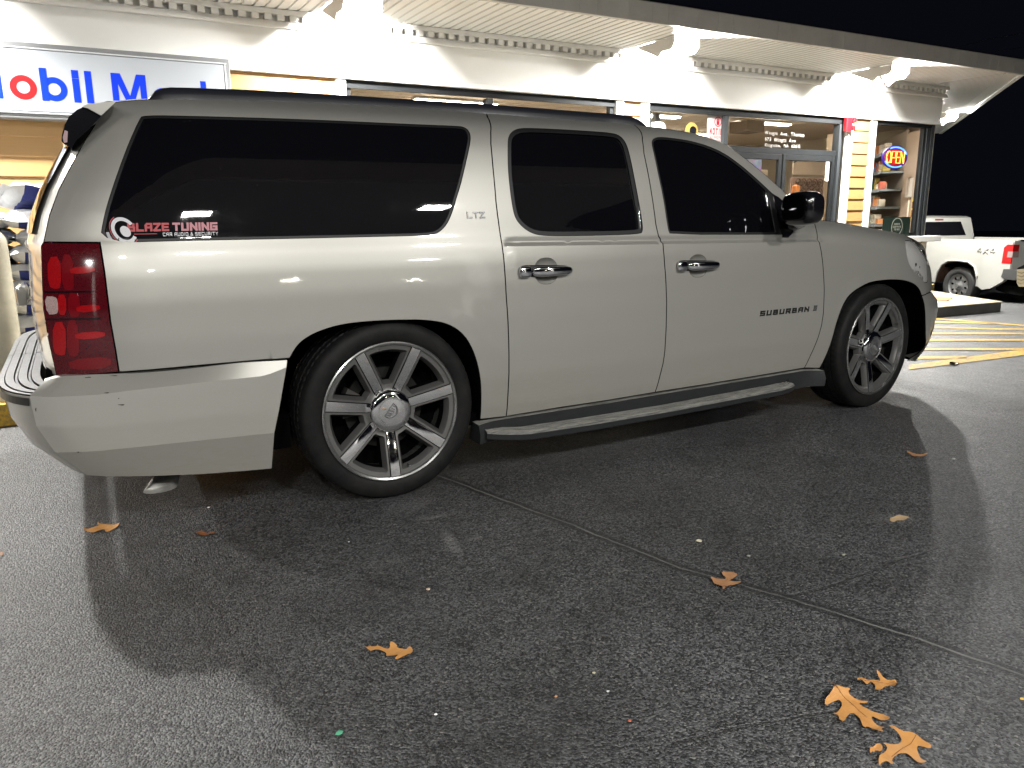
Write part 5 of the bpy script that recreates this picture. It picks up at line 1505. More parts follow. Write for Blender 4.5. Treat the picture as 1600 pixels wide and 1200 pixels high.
for lay in range(9):
    for (bx_, by_) in ((-1.22, 3.30), (-1.93, 3.32), (-1.20, 3.79), (-1.92, 3.80)):
        b = proto if first else copy_tree(proto)
        first = False
        b.location = (bx_+rb_.uniform(-.05, .06), by_+rb_.uniform(-.04, .04), KZ+.165+lay*.118)
        b['label'] = 'white and blue bag in layer %d from the bottom of the stack, %s' % (lay+1, {(-1.22, 3.30): 'nearest the SUV tail', (-1.93, 3.32): 'front row behind the bollard', (-1.20, 3.79): 'back row right', (-1.92, 3.80): 'back row left'}[(bx_, by_)]) if False else BL(lay, bx_, by_)
        b.rotation_euler = (rb_.uniform(-.05, .05), rb_.uniform(-.04, .04), rb_.uniform(-.08, .08)+(math.pi if rb_.random() < .5 else 0)+(math.pi/2*0))
b = copy_tree(proto); b.location = (-1.22, 3.42, KZ+.165+9*.118+.02); b.rotation_euler = (-.28, .10, .25); b['label'] = 'topmost bulging white bag, tilted on the stack beside the SUV tail'; del b['group']

# ---- fire alarm strobe
REDP = mat('alarm_red', (.30, .006, .010), .35, coat=.5)
P = onY(1324, 195, YW-.04)
t = thing('fire_alarm', (P[0], YW-.03, P[2]), 'red fire alarm horn and strobe high on the siding pier', 'alarm')
MB().bbox(P[0]-.085, P[0]+.03, YW-.10, YW-.035, P[2]-.10, P[2]+.10, .012).make('housing', REDP, t)
MB().bbox(P[0]+.031, P[0]+.085, YW-.13, YW-.035, P[2]+.02, P[2]+.095, .01).bbox(P[0]+.031, P[0]+.080, YW-.12, YW-.035, P[2]-.08, P[2]-.015, .01).make('horn', REDP, t)

# ---- open sign
P = onY(1397, 246, YW+.12)
t = thing('open_sign', (P[0], YW+.12, P[2]), 'glowing oval red and blue open sign in the corner window', 'sign')
NB = mat('open_backing', (.02, .01, .09), .4, emis=(.05, .01, .30), es=.6)
def disc(cx, cz, rx, rz, y0, y1, n=36):
    V = [(cx+rx*math.cos(a), y, cz+rz*math.sin(a)) for y in (y0, y1) for a in np.linspace(0, 2*math.pi, n, endpoint=False)]
    F = [tuple(range(n)), tuple(range(n, 2*n))[::-1]]+[(i, n+i, n+(i+1) % n, (i+1) % n) for i in range(n)]
    return V, F
V, F = disc(P[0], P[2], .285, .165, YW+.10, YW+.13); mk('backing', V, F, NB, t)
NR = mat('neon_red', (1, .1, .05), .4, emis=(1., .06, .02), es=3.); NO = mat('neon_orange', (1, .5, .1), .4, emis=(1., .30, .03), es=3.); NBL = mat('neon_blue', (.1, .2, 1), .4, emis=(.05, .22, 1.), es=3.5)
for (a0, a1) in ((.35, 2.1), (3.6, 5.3)):
    m = MB(); m.tube([(P[0]+.262*math.cos(a), YW+.092, P[2]+.145*math.sin(a)) for a in np.linspace(a0, a1, 16)], .010, 6); m.make('blue_tube', NBL, t)
m = MB()
for (x0, ch) in ((-.215, 'O'), (-.105, 'P'), (.005, 'E'), (.10, 'N')):
    if ch == 'O': m.tube([(P[0]-.165+.052*math.cos(a), YW+.088, P[2]+.082*math.sin(a)) for a in np.linspace(0, 2*math.pi, 20)], .0085, 6, 0, False); continue
    for s_ in STROKES[ch]:
        m.tube([(P[0]+x0+a*.085+b*.012, YW+.088, P[2]-.082+b*.164) for a, b in s_], .0085, 6)
m.make('open_letters', NO, t)
V, F = ring2(P[0], P[2], .16, .15); 
V, F = disc(P[0], P[2], .25, .115, YW+.0985, YW+.0995); mk('red_glow_panel', V, F, mat('open_red_panel', (.25, .005, .005), .4, emis=(.8, .005, .005), es=.35), t)

# ---- notice on the glass
def poster(name, x0, x1, z0, z1, y, label, cat, bg, texts, extra=None, kind=None):
    t = thing(name, ((x0+x1)/2, y, (z0+z1)/2), label, cat)
    MB().box(x0, x1, y, y+.003, z0, z1).make('sheet', bg, t)
    for (w_, a0, a1, b0, b1, mt, sw) in texts:
        cw_ = (a1-a0)/max(1, len(w_))
        V, F, xe = stroke_text(w_, 0, 0, .7, 1., .3, sw, 0, th=0)
        V = V.astype(float); mxv = V[:, 0].max(); V[:, 0] = a0+V[:, 0]/mxv*(a1-a0); V[:, 1] = b0+V[:, 1]*(b1-b0)
        mk('lettering', [(x, y-.0015, z) for x, z, _ in V], F, mt, t)
    return t
PAP = mat('paper_white', (.46, .45, .44), .7, spec=.1); PRED = mat('print_red', (.34, .008, .02), .7, spec=.1); PPK = mat('print_pink', (.38, .08, .09), .7, spec=.1)
n0 = onY(1106, 178, YW+.045); n1 = onY(1137.5, 196, YW+.045)
nx0, nx1, nz1 = n0[0], n1[0], n0[2]; nz0 = nz1-.52
tt = poster('notice_sheet', nx0, nx1, nz0, nz1, YW+.045, 'white notice sheet with red lettering on the glass beside the door', 'notice', PAP,
       [('NOTICE', nx0+.04, nx1-.04, nz1-.245, nz1-.165, PRED, .22), ('NO PROPANE', nx0+.05, nx1-.05, nz1-.295, nz1-.260, PPK, .2), ('CYLINDERS', nx0+.07, nx1-.07, nz1-.340, nz1-.305, PPK, .2), ('ALLOWED INSIDE', nx0+.03, nx1-.03, nz1-.385, nz1-.350, PPK, .2)])
V, F = ring2((nx0+nx1)/2, nz1-.085, .062, .050); mk('hand_symbol_ring', [(x, YW+.0435, z) for x, z in V], F, PRED, tt)
m = MB(); cx = (nx0+nx1)/2; m.box(cx-.022, cx+.022, YW+.0432, YW+.0442, nz1-.125, nz1-.08)
for i in range(4): m.box(cx-.022+i*.012, cx-.022+i*.012+.008, YW+.0432, YW+.0442, nz1-.08, nz1-.048)
m.make('hand_symbol', PRED, tt)
# address lettering over the door (hand-applied vinyl)
WV = mat('vinyl_white', (.5, .48, .45), .5)
ad = thing('address_lettering', (7.2, YW+.046, 2.3), 'three lines of worn white vinyl letters on the transom above the door', 'lettering')
rr_ = random.Random(2)
def vinyl(word, x0, z0, h, adv):
    x = x0
    for ch in word:
        if ch == ' ': x += adv*.7; continue
        V, F = text_mesh(ch, h*1.35)
        if len(V) == 0: x += adv; continue
        hi = V.max(0); a = rr_.uniform(-.08, .08)
        V2 = [(x+vx*math.cos(a)-vy*math.sin(a), YW+.046, z0+vy*math.cos(a)+vx*math.sin(a)+rr_.uniform(0, .0)) for vx, vy, _ in V]
        mk('letter', V2, F, WV, ad); x += hi[0]+adv*.18
a0 = onY(1195, 207, YW+.046); vinyl('Wingtt Ave, Thomas', a0[0], a0[2]-.025, .05, .06)
a0 = onY(1195, 217, YW+.046); vinyl('973 Wingtt Ave', a0[0], a0[2]-.025, .05, .06)
a0 = onY(1195, 226, YW+.046); vinyl('Kingston, MA 02615', a0[0], a0[2]-.022, .045, .06)
# ---- promo placard in the corner window
p0 = onY(1377.5, 339.5, YW-.03); p1 = onY(1418, 362, YW-.03)
DG = mat('placard_dark', (.006, .014, .010), .5); CRM = mat('placard_cream', (.42, .42, .36), .6)
tt = poster('placard', p0[0], p1[0], .890, p0[2], YW-.06, 'dark green placard with a ringed pale motto on the corner window sill', 'placard', DG,
       [('GOOD', p0[0]+.27, p0[0]+.40, p0[2]-.115, p0[2]-.09, CRM, .2), ('COFFEE', p0[0]+.24, p0[0]+.43, p0[2]-.155, p0[2]-.130, CRM, .2), ('TO GO', p0[0]+.27, p0[0]+.40, p0[2]-.195, p0[2]-.17, CRM, .2)])
V, F = ring2(p0[0]+.335, p0[2]-.142, .130, .122); mk('ring', [(x, YW-.0615, z) for x, z in V], F, CRM, tt)
# ---- small strip sign in the right-hand door and round sticker
pp = onY(1292, 268, YW+.02); o = MB().box(pp[0]-.035, pp[0]+.035, YW+.0135, YW+.0175, pp[2]-.13, pp[2]+.13).make('door_strip', PAP, None, base=(pp[0], YW+.013, pp[2])); tag(o, 'narrow white strip label on the right-hand store door', 'label')
pp = onY(1081, 205, YW+.04); t = thing('round_sticker', (pp[0], YW+.044, pp[2]), 'round gold sticker with a black centre on the window', 'sticker')
V, F = disc(pp[0], pp[2], .105, .105, YW+.042, YW+.046); mk('disc', V, F, mat('sticker_gold', (.20, .14, .03), .5), t)
V, F = disc(pp[0]+.02, pp[2]+.01, .055, .05, YW+.0400, YW+.0415); mk('centre', V, F, GLOSSBLK, t)
# ---- washer-fluid jug sitting high behind the window
jb = onY(1030, 189, YW+.14)
t = thing('fluid_jug', (jb[0], YW+.16, jb[2]-.2), 'white plastic jug with blue label behind the window left of the notice', 'jug')
V = []; F = []; pr = [(.001, -.30), (.135, -.30), (.14, -.27), (.14, -.03), (.125, .02), (.085, .05), (.060, .075), (.052, .10), (.052, .145), (.05, .15), (.001, .15)]
for i in range(24):
    a = 2*math.pi*i/24
    for r, z in pr: V.append((jb[0]+r*math.cos(a), YW+.20+r*math.sin(a)*.7, jb[2]+z-.05))
K = len(pr)
for i in range(24):
    for j in range(K-1): F.append((i*K+j, ((i+1) % 24)*K+j, ((i+1) % 24)*K+j+1, i*K+j+1))
mk('jug_body', V, F, mat('jug_white', (.42, .43, .45), .4), t, True)
MB().box(jb[0]-.09, jb[0]+.09, YW+.098, YW+.101, jb[2]-.15, jb[2]-.10).make('jug_label', mat('label_blue', (.05, .10, .35), .5), t)
sh_ = thing('window_shelf', (5.6, YW+.3, 1.9), 'shelf board behind the window carrying the white jug', 'shelf')
MB().box(5.03, 6.15, YW+.12, YW+.40, jb[2]-.40, jb[2]-.365).make('board', ALU, sh_)

# ---- store shelving and goods, seen through the corner window and the doors
SHM = mat('shelf_metal', (.20, .22, .23), .4, metal=.4)
cols = [(.5, .42, .3), (.42, .10, .06), (.55, .45, .10), (.12, .20, .38), (.55, .50, .42), (.20, .16, .12), (.60, .25, .10), (.35, .38, .30), (.62, .60, .56), (.10, .25, .15)]
CN = ['tan', 'dark red', 'mustard', 'blue', 'cream', 'dark brown', 'orange', 'grey green', 'off-white', 'green']
GM = [mat('packet_colour', c, .45, build=varied(c, .35, 14, .45)) for c in cols]
def pack_build():
    ms = []
    for s_, (w_, d_, h_) in enumerate([(.09, .10, .16), (.13, .10, .12), (.07, .07, .20), (.16, .12, .09)]):
        m = MB(); m.bbox(-w_/2, w_/2, -d_/2, d_/2, 0, h_, .008); me_o = m.make('store_packet', GM[s_], None, base=(0, 0, 0)); ms.append(me_o)
    return ms
def shelf_diag(name, P0, d, L_, n, label, z0, dz, depth):
    P0 = np.array(P0); d = np.array(d)/np.linalg.norm(d); nn = np.array([-d[1], d[0]])
    t = thing(name, (P0[0], P0[1], KZ), label, 'shelving')
    def prism_(a0, a1, b0, b1, z0_, z1_, nm, mt):
        m = MB(); m.prism([tuple(P0+d*a0+nn*b0), tuple(P0+d*a1+nn*b0), tuple(P0+d*a1+nn*b1), tuple(P0+d*a0+nn*b1)], lambda p: (p[0], p[1], z0_), lambda p: (p[0], p[1], z1_)); m.make(nm, mt, t)
    prism_(0, L_, -.03, 0, KZ, z0+n*dz+.1, 'back_panel', mat('peg_panel', (.30, .26, .22), .6))
    out = []
    for i in range(n):
        prism_(0, L_, .001, depth, z0+i*dz, z0+i*dz+.035, 'shelf', SHM); prism_(0, L_, depth+.001, depth+.006, z0+i*dz-.012, z0+i*dz+.04, 'price_rail', mat('price_rail', (.30, .36, .42), .4))
        out.append((P0, d, nn, L_, z0+i*dz+.036, depth))
    return out
def shelf_run(name, x, y0, y1, n, label, z0=.45, dz=.36, depth=.38, face=-1):
    t = thing(name, (x, (y0+y1)/2, KZ), label, 'shelving')
    m = MB(); m.box(x, x+.03, y0, y1, KZ, z0+n*dz+.1).make('back_panel', mat('peg_panel', (.30, .26, .22), .6), t)
    for i in range(n): MB().bbox(x-depth, x-.001, y0, y1, z0+i*dz, z0+i*dz+.035, .004).make('shelf', SHM, t)
    return [(x, y0, y1, z0+i*dz+.036, depth) for i in range(n)]
tiers = shelf_diag('store_shelving', (10.82, 5.16), (.69, .72), 2.7, 7, 'grey tiered shelving crowded with packets seen through the corner window', .45, .285, .36)
pk = {}
rp = random.Random(11)
count = 0
protoP = {}
for (P0_, d_, n_2, L_2, z, dp) in tiers:
    y = .06
    while y < L_2-.06 and count < 170:
        s_ = rp.randrange(4); w_, dd_, h_ = [(.09, .10, .16), (.13, .10, .12), (.07, .07, .20), (.16, .12, .09)][s_]; c_ = rp.randrange(len(GM))
        key = (s_, c_)
        if key not in protoP:
            m = MB(); m.bbox(-w_/2, w_/2, -dd_/2, dd_/2, 0, h_, .01); o = m.make('store_packet', GM[c_], None, base=(0, 0, 0)); protoP[key] = o
        else:
            o = protoP[key].copy(); COL.objects.link(o)
        pq = P0_+d_*y+n_2*(dp-.08+rp.uniform(-.03, .02))
        o.location = (pq[0], pq[1], z); o.rotation_euler = (0, 0, math.atan2(d_[1], d_[0])+rp.uniform(-.2, .2))
        tag(o, '%s %s packet, %s shelf behind the corner window, %s part' % (CN[c_], ['mid-sized', 'squat', 'tall slim', 'wide flat'][s_], ['lowest', 'second', 'third', 'fourth', 'fifth', 'sixth', 'seventh'][int(round((z-.486)/.285))], ['near', 'near-middle', 'middle', 'far-middle', 'far', 'far'][int(y/.5)]), 'packet', 'packets on the store shelving')
        USED = globals().setdefault('USED', {}); USED[o['label']] = USED.get(o['label'], 0)+1
        if USED[o['label']] > 1: o['label'] = o['label']+', its %s alike' % ['', '', 'second', 'third', 'fourth'][USED[o['label']]]
        y += w_+rp.uniform(.01, .05); count += 1
cb = thing('cooler_cabinet', (8.7, 6.7, KZ), 'tall pale blue glass-fronted cooler inside behind the left door', 'cooler')
def cool_build(nt, p):
    co = objco(nt); mp = nd(nt, 'ShaderNodeMapping'); mp.inputs['Scale'].default_value = (1.6, 1, .9); nt.links.new(co, mp.inputs[0])
    v = nd(nt, 'ShaderNodeTexVoronoi'); v.inputs['Scale'].default_value = 9; nt.links.new(mp.outputs[0], v.inputs['Vector'])
    nt.links.new(mixc(nt, .72, v.outputs['Color'], (.20, .26, .42)), p.inputs['Base Color'])
MB().bbox(8.30, 9.03, 6.53, 7.1, KZ+.03, 2.17, .01).make('cabinet', mat('cooler_grey', (.35,.38,.45), .4), cb)
MB().box(8.33, 8.66, 6.505, 6.529, KZ+.2, 2.12).box(8.70, 9.00, 6.505, 6.529, KZ+.2, 2.12).make('cooler_door', mat('cooler_front', (.2, .3, .5), .3, emis=(.25, .35, .65), es=.18, build=cool_build), cb)
o = MB().bbox(9.10, 9.42, 6.75, 6.80, KZ+.03, 1.98, .004).make('inner_door', mat('inner_door_beige', (.55, .47, .38), .6), None, base=(9.26, 6.77, KZ)); tag(o, 'beige inner door leaf between the cooler and the wire rack', 'door')
bd = thing('snack_display', (10.2, 6.6, KZ), 'wire rack display of round packets behind the right-hand door', 'display')
m = MB()
for i in range(5):
    for j in range(2):
        m.tube([(9.92+i*.14+.065*math.cos(a), 6.52, 1.60+j*.16+.07*math.sin(a)) for a in np.linspace(0, 2*math.pi, 12)], .010, 5, 0, False)
        m.tube([(9.92+i*.14+.03*math.cos(a), 6.53, 1.60+j*.16+.03*math.sin(a)) for a in np.linspace(0, 2*math.pi, 8)], .014, 5, 0, False)
m.make('wire_rings', mat('rack_brown', (.16, .11, .085), .5), bd)
MB().box(9.80, 10.62, 6.56, 6.60, KZ+.03, 1.86).make('rack_back', mat('rack_board', (.42, .32, .27), .6), bd)
MB().box(9.80, 10.62, 6.54, 6.559, 1.90, 2.12).make('header_board', mat('header_board', (.50, .42, .34), .6), bd)
o = MB().bbox(10.66, 10.95, 6.45, 6.60, KZ+.03, 2.6, .005).make('store_column', mat('column_beige', (.60, .50, .38), .6), None, base=(10.8, 6.5, KZ)); tag(o, 'beige boxed column inside at the right edge of the right-hand door', 'column')
o = MB().bbox(9.68, 9.80, 6.35, 6.45, 1.52, 1.72, .03).make('orange_packet', mat('orange_bag', (.80, .30, .10), .5), None, base=(9.74, 6.4, 1.52)); tag(o, 'orange packet beside the wire rack behind the right-hand door', 'packet')
# things on the brown slanted side wall inside the corner window
wd = np.array([.777, .63]); wn = np.array([-.63, .777]); w0 = np.array([10.45, 4.57])+wn*.021
def wallprism(a0, a1, t0, t1, z0_, z1_, nm, mt, par=None, base=None):
    m = MB(); m.prism([tuple(w0+wd*a0+wn*t0), tuple(w0+wd*a1+wn*t0), tuple(w0+wd*a1+wn*t1), tuple(w0+wd*a0+wn*t1)], lambda p: (p[0], p[1], z0_), lambda p: (p[0], p[1], z1_)); return m.make(nm, mt, par, base=base)
pt_ = thing('end_partition', (10.7, 4.95, KZ), 'brown end panel closing off the shelving inside the corner window', 'partition')
m = MB(); m.prism([(10.80, 5.15), (10.49, 4.68), (10.51, 4.665), (10.825, 5.135)], lambda p: (p[0], p[1], KZ+.03), lambda p: (p[0], p[1], 2.5)); m.make('panel', BRN, pt_)
wd = np.array([.55, .835]); wd /= np.linalg.norm(wd); wn = np.array([-wd[1], wd[0]]); w0 = np.array([10.49, 4.68])
bw = w0+wd*.30
o = wallprism(.16, .30, .001, .05, 1.48, 1.78, 'wall_box', mat('box_white', (.45,.42,.38), .6), None, (bw[0], bw[1], 1.48)); tag(o, 'pale electrical box on the brown wall inside the corner window', 'box')
o = wallprism(.22, .232, .001, .02, 1.0, 1.479, 'conduit', WARM, None, (bw[0], bw[1], 1.0)); tag(o, 'thin pale conduit under the electrical box', 'conduit')
tt = thing('wall_poster', (w0[0]+.2, w0[1]+.1, 1.2), 'small yellow and red poster on the brown wall by the window corner', 'poster')
wallprism(.02, .13, .001, .006, 1.12, 1.45, 'sheet', mat('poster_yellow', (.62, .50, .12), .6), tt)
wallprism(.04, .11, .0065, .008, 1.17, 1.28, 'printed_block', mat('poster_red', (.30, .05, .04), .6), tt); wallprism(.045, .105, .0065, .008, 1.31, 1.41, 'printed_block', mat('poster_dark', (.12, .05, .04), .6), tt)
# dark transom box
o = MB().bbox(8.62, 9.02, 6.5, 6.9, 2.56, 2.74, .01).make('air_vent', mat('vent_brown', (.12, .09, .06), .6), None, base=(8.8, 6.7, 2.56)); tag(o, 'dark brown box hanging from the ceiling behind the transom', 'vent')

# ================================================================== pale slab platform
def slab_build(nt, p):
    co = objco(nt); n = noise(nt, co, 2.2, 7, .7, .8); n2 = noise(nt, co, 30, 4, .6)
    nt.links.new(mixc(nt, ramp(nt, n, [(.35, 0.), (.65, 1.)]), (.34, .29, .19), (.43, .38, .27)), p.inputs['Base Color']); bump(nt, p, n2, .3, .004)
SLT = mat('plywood_top', (.58, .5, .34), .7, build=slab_build); SLS = mat('slab_side', (.085, .082, .075), .7, build=varied((.085, .082, .075), .25, 6))
def gz(u, v, h=0.):
    P = onZ(u, v, 0.)
    for _ in range(10): P = onZ(u, v, ground_z(P[0], P[1])+h)
    return P
H = .125
c = [gz(1563, 486.5), gz(1442, 497.5)]
A = np.array([c[0][0], c[0][1]]); B = np.array([c[1][0], c[1][1]])
# far edge from the top outline
tr = onZ(1565, 473.5, H); fl = onZ(1452, 455.5, H); d = np.array([fl[0]-tr[0], fl[1]-tr[1]])
C_ = A+d*1.25; D_ = B+d*1.25
sl = thing('slab_platform', ((A[0]+B[0])/2, (A[1]+B[1])/2, 0), 'low pale plywood-topped platform with dark sides beyond the SUV nose', 'platform')
def solid(poly, z0, z1, name, mt, par):
    n = len(poly); V = [(x, y, z0) for x, y in poly]+[(x, y, z1) for x, y in poly]; F = [tuple(range(n))[::-1], tuple(range(n, 2*n))]+[(i, (i+1) % n, n+(i+1) % n, n+i) for i in range(n)]
    return mk(name, V, F, mt, par)
solid([A, C_, D_, B], -.25, H-.012, 'sides', SLS, sl)
cen = (A+B+C_+D_)/4
solid([cen+(p-cen)*1.012 for p in (A, C_, D_, B)], H-.011, H, 'top_sheet', SLT, sl)
CDB = mat('cardboard_tan', (.50, .33, .18), .8)
for k, (pts, lab) in enumerate([([(1456,462),(1488,464.5),(1486,466.5),(1456,464)], 'thin tan board offcut lying farther back on the platform'), ([(1462,466.5),(1484,467.5),(1480,469.5),(1464,468.5)], 'short reddish board offcut nearer the SUV on the platform')]):
    Q = [onZ(u, v, H+.012) for u, v in pts]
    o = solid([(p[0], p[1]) for p in Q], H+.001, H+.014, 'board_offcut', CDB if k == 0 else mat('board_red', (.42, .22, .13), .8), None); tag(o, lab, 'board')

# ================================================================== the pickup beyond
TW = mat('truck_white', (.58, .575, .535), .35, coat=.8, coat_r=.08, build=varied((.58, .575, .535), .05, 3, .35, .05))
TG = mat('truck_glass', (.006, .006, .008), .05); TR = lampmat('truck_lamp_red', (.50, .012, .015)); RUST = mat('wheel_well_rust', (.16, .09, .06), .8, build=varied((.16, .09, .06), .5, 9))
DEP = 16.0
def at_depth(u, v, dd): r_ = ray(u, v); return CP+r_*dd
hub = at_depth(1496, 446.5, DEP)
hd = np.array([.191, .982]); hd /= np.linalg.norm(hd); lf = np.array([-hd[1], hd[0]])   # forward and left
gz0 = hub[2]-.385
tk = thing('pickup_truck', (hub[0], hub[1], gz0), 'white pickup truck with steel wheels and red tail lamp parked beyond the store corner', 'pickup')
# which side faces us: the side whose outward normal points to the camera
side = -1 if (CP[:2]-hub[:2])@lf < 0 else 1
def TL(x, y, z):   # x forward from the rear axle, y outwards on the visible side (0 = wheel face), z above the ground
    p = hub[:2]+hd*x+lf*side*y; return (p[0], p[1], gz0+z)
def tprism(name, poly, y0, y1, mt, par=tk, y1f=None):
    m = MB(); m.prism(poly, lambda p: TL(p[0], y0 if y1f is None else y1f(p), p[1]), lambda p: TL(p[0], y1, p[1])); return m.make(name, mt, par)
archp = [(.47*math.cos(a)*1.0+.0, .40+.47*math.sin(a)*.98) for a in np.linspace(math.pi*1.0, 0, 18)]
archp = [(-x, z) for x, z in archp][::-1]
archp = [(-.50, .42), (-.48, .62), (-.40, .80), (-.25, .885), (0, .90), (.25, .885), (.40, .80), (.50, .62), (.54, .42)]
bed = [(-1.10, .62), (-1.16, .80), (-1.18, 1.05), (-1.18, 1.30), (-1.15, 1.335), (1.35, 1.30), (1.35, .45), (.54, .42)]
pol = [(-.62, .36)]+archp+[(1.35, .45), (1.35, 1.315), (-1.14, 1.345), (-1.175, 1.31), (-1.18, .98), (-1.17, .72), (-1.05, .55), (-.80, .40)]
bodyp = tprism('bed_side', pol, .05, -.04, TW)
auto_smooth(bodyp, 30)
tprism('bed_side', pol, -1.92, -1.83, TW)
tprism('bed_floor', [(-1.13, .75), (1.3, .75), (1.3, .80), (-1.13, .80)], -.05, -1.85, VOID)
# arch lip and rusty liner
m = MB(); m.tube([TL(x, .055, z) for x, z in archp], .022, 8); m.make('arch_lip', TW, tk, True)
V = []; F = []
for x, z in archp: V += [TL(x*.985, .03, z), TL(x*.985, -.40, z)]
for i in range(len(archp)-1): F.append((2*i, 2*i+1, 2*i+3, 2*i+2))
F.append(tuple(2*i+1 for i in range(len(archp))))
mk('wheel_well', V, F, RUST, tk)
# rail cap, tailgate, bumper
tprism('tailgate', [(-1.19, .70), (-1.19, 1.315), (-1.15, 1.335), (-1.15, .70)], -.20, -1.67, TW)
tprism('bed_corner', [(-1.19, .72), (-1.19, 1.33), (-1.15, 1.335), (-1.15, .72)], .03, -.19, TW)
tprism('tailgate_cap', [(-1.20, 1.318), (-1.195, 1.345), (-1.13, 1.345), (-1.13, 1.337)], -.12, -1.75, BLACKP)
tprism('rear_bumper', [(-1.33, .60), (-1.36, .66), (-1.36, .78), (-1.20, .80), (-1.05, .79), (-1.02, .64), (-1.10, .60)], .06, -1.93, mat('truck_bumper', (.22, .225, .23), .3, metal=.7))
tprism('licence_recess', [(-1.362, .64), (-1.362, .76), (-1.361, .76), (-1.361, .64)], -.75, -1.15, BLACKP)
# tail lamp wraps the corner
tprism('tail_lamp', [(-1.185, .90), (-1.195, 1.26), (-1.07, 1.26), (-1.00, 1.20), (-.99, .90)], .056, -.10, TR)
tprism('reverse_lamp', [(-1.200, 1.02), (-1.201, 1.13), (-1.10, 1.13), (-1.09, 1.02)], .060, -.10, CLEAR)
# cab
cabp = [(1.42, .45), (1.42, 1.36), (1.55, 1.74), (1.68, 1.78), (2.6, 1.80), (2.95, 1.72), (3.6, 1.30), (3.6, .45)]
o = tprism('cab', cabp, .02, -1.88, TW); auto_smooth(o, 25)
def yy(z): return 0.
m = MB(); rw = [( -.22, 1.36), (-.30, 1.66), (-1.56, 1.66), (-1.64, 1.36)]
def cabx(z): return 1.42+(z-1.36)/(1.74-1.36)*.13-.006
m.add([TL(cabx(z), y, z) for y, z in rw], [(0, 1, 2, 3)]); m.make('rear_window', TG, tk)
m = MB(); m.add([TL(cabx(1.705)-.004, y, z) for y, z in [(-.82, 1.69), (-.82, 1.725), (-1.06, 1.725), (-1.06, 1.69)]], [(0, 1, 2, 3)]); m.make('brake_lamp', mat('truck_brake_lamp', (.25,.02,.04), .3), tk)
tprism('side_glass', [(1.62, 1.34), (1.70, 1.68), (2.62, 1.70), (3.05, 1.34)], .026, .020, TG)
tprism('bonnet', [(3.6, .5), (3.6, 1.27), (4.85, 1.12), (4.95, .6)], .02, -1.88, TW)
tprism('chassis', [(-1.1, .45), (4.6, .45), (4.6, .6), (-1.1, .6)], -.35, -1.5, VOID)
# 4x4 lettering, pale and worn
V, F, _ = stroke_text('ZH', 0, 0, .16, .085, .04, .020, .3, th=0)
GRYL = mat('worn_lettering', (.47, .465, .43), .5)
m = MB()
for (pts) in ([(0, .04), (.07, .10), (.07, .0)], [(0, .04), (.10, .04)]):
    m.tube([TL(-.42-p[0], .056, 1.07+p[1]) for p in pts], .007, 5)
for (pts) in ([(.14, .0), (.24, .10)], [(.14, .10), (.24, .0)]): m.tube([TL(-.42-p[0], .056, 1.07+p[1]) for p in pts], .009, 5)
for (pts) in ([(.29, .04), (.36, .10), (.36, .0)], [(.29, .04), (.40, .04)]): m.tube([TL(-.42-p[0], .056, 1.07+p[1]) for p in pts], .007, 5)
m.make('side_lettering', GRYL, tk)
m = MB()
for i in range(8): m.box(0, 0, 0, 0, 0, 0) if False else None
for i, x in enumerate(np.linspace(-.25, -.62, 8)): m.add([TL(-1.1955, x, .80), TL(-1.1955, x-.03, .80), TL(-1.1955, x-.03, .835), TL(-1.1955, x, .835)], [(0, 1, 2, 3)])
m.add([TL(-1.1955, -.27, .88), TL(-1.1955, -.37, .88), TL(-1.1955, -.37, .92), TL(-1.1955, -.27, .92)], [(0, 1, 2, 3)])
m.make('tailgate_badge', GRYL, tk)
STEEL = mat('steel_wheel', (.42, .42, .42), .35, metal=.7, build=varied((.42, .42, .42), .25, 12, .35, .1))
def truck_wheel(x, yin, name):
    root = bpy.data.objects.new(name, None); COL.objects.link(root); root.parent = tk; root['org'] = list(tk['org']); root.empty_display_size = .1
    def W(r, a, y): return TL(x+r*math.cos(a), yin+y, .385+r*math.sin(a))
    V = []; F = []; pr = [(.24, -.01), (.25, .0), (.31, .012), (.36, .0), (.383, -.03), (.388, -.12), (.383, -.21), (.36, -.24), (.24, -.24)]; K = len(pr)
    for i in range(48):
        for r, y in pr: V.append(W(r, 2*math.pi*i/48, y))
    for i in range(48):
        for j in range(K-1): F.append((i*K+j, i*K+j+1, ((i+1) % 48)*K+j+1, ((i+1) % 48)*K+j))
    o = mk('tyre', V, F, mat('truck_tyre', (.05, .05, .05), .7), root); auto_smooth(o)
    # steel disc with eight oval holes: cdt panel
    ol = np.array([(.245*math.cos(a), .245*math.sin(a)) for a in np.linspace(0, 2*math.pi, 48, endpoint=False)]); hs = []
    for k in range(8):
        a = 2*math.pi*k/8+.2; c = np.array([math.cos(a), math.sin(a)])*.165; t_ = np.array([-math.sin(a), math.cos(a)]); r_ = np.array([math.cos(a), math.sin(a)])
        hs.append(np.array([c+t_*.022*math.cos(b)+r_*.034*math.sin(b) for b in np.linspace(0, 2*math.pi, 14, endpoint=False)]))
    Vp, Fp = cdt(ol, hs, .03)
    def fy(r): return -.012 if r > .235 else (-.05+.02*math.cos((r-.165)*30) if r > .09 else -.035+.03*(1-r/.09))
    V = []; 
    for px_, pz_ in Vp: V.append(W(math.hypot(px_, pz_), math.atan2(pz_, px_), fy(math.hypot(px_, pz_))))
    o = mk('steel_disc', V, Fp, STEEL, root, True)
    m = MB(); m.tube([W(.0, 0, -.03), W(.0, 0, .02)], [.055, .04], 14); m.make('hub_cap', STEEL, root, True)
    m = MB(); m.add([W(.24*1, a, -.10) for a in np.linspace(0, 2*math.pi, 24, endpoint=False)], [tuple(range(24))]); m.make('wheel_backing', VOID, root)
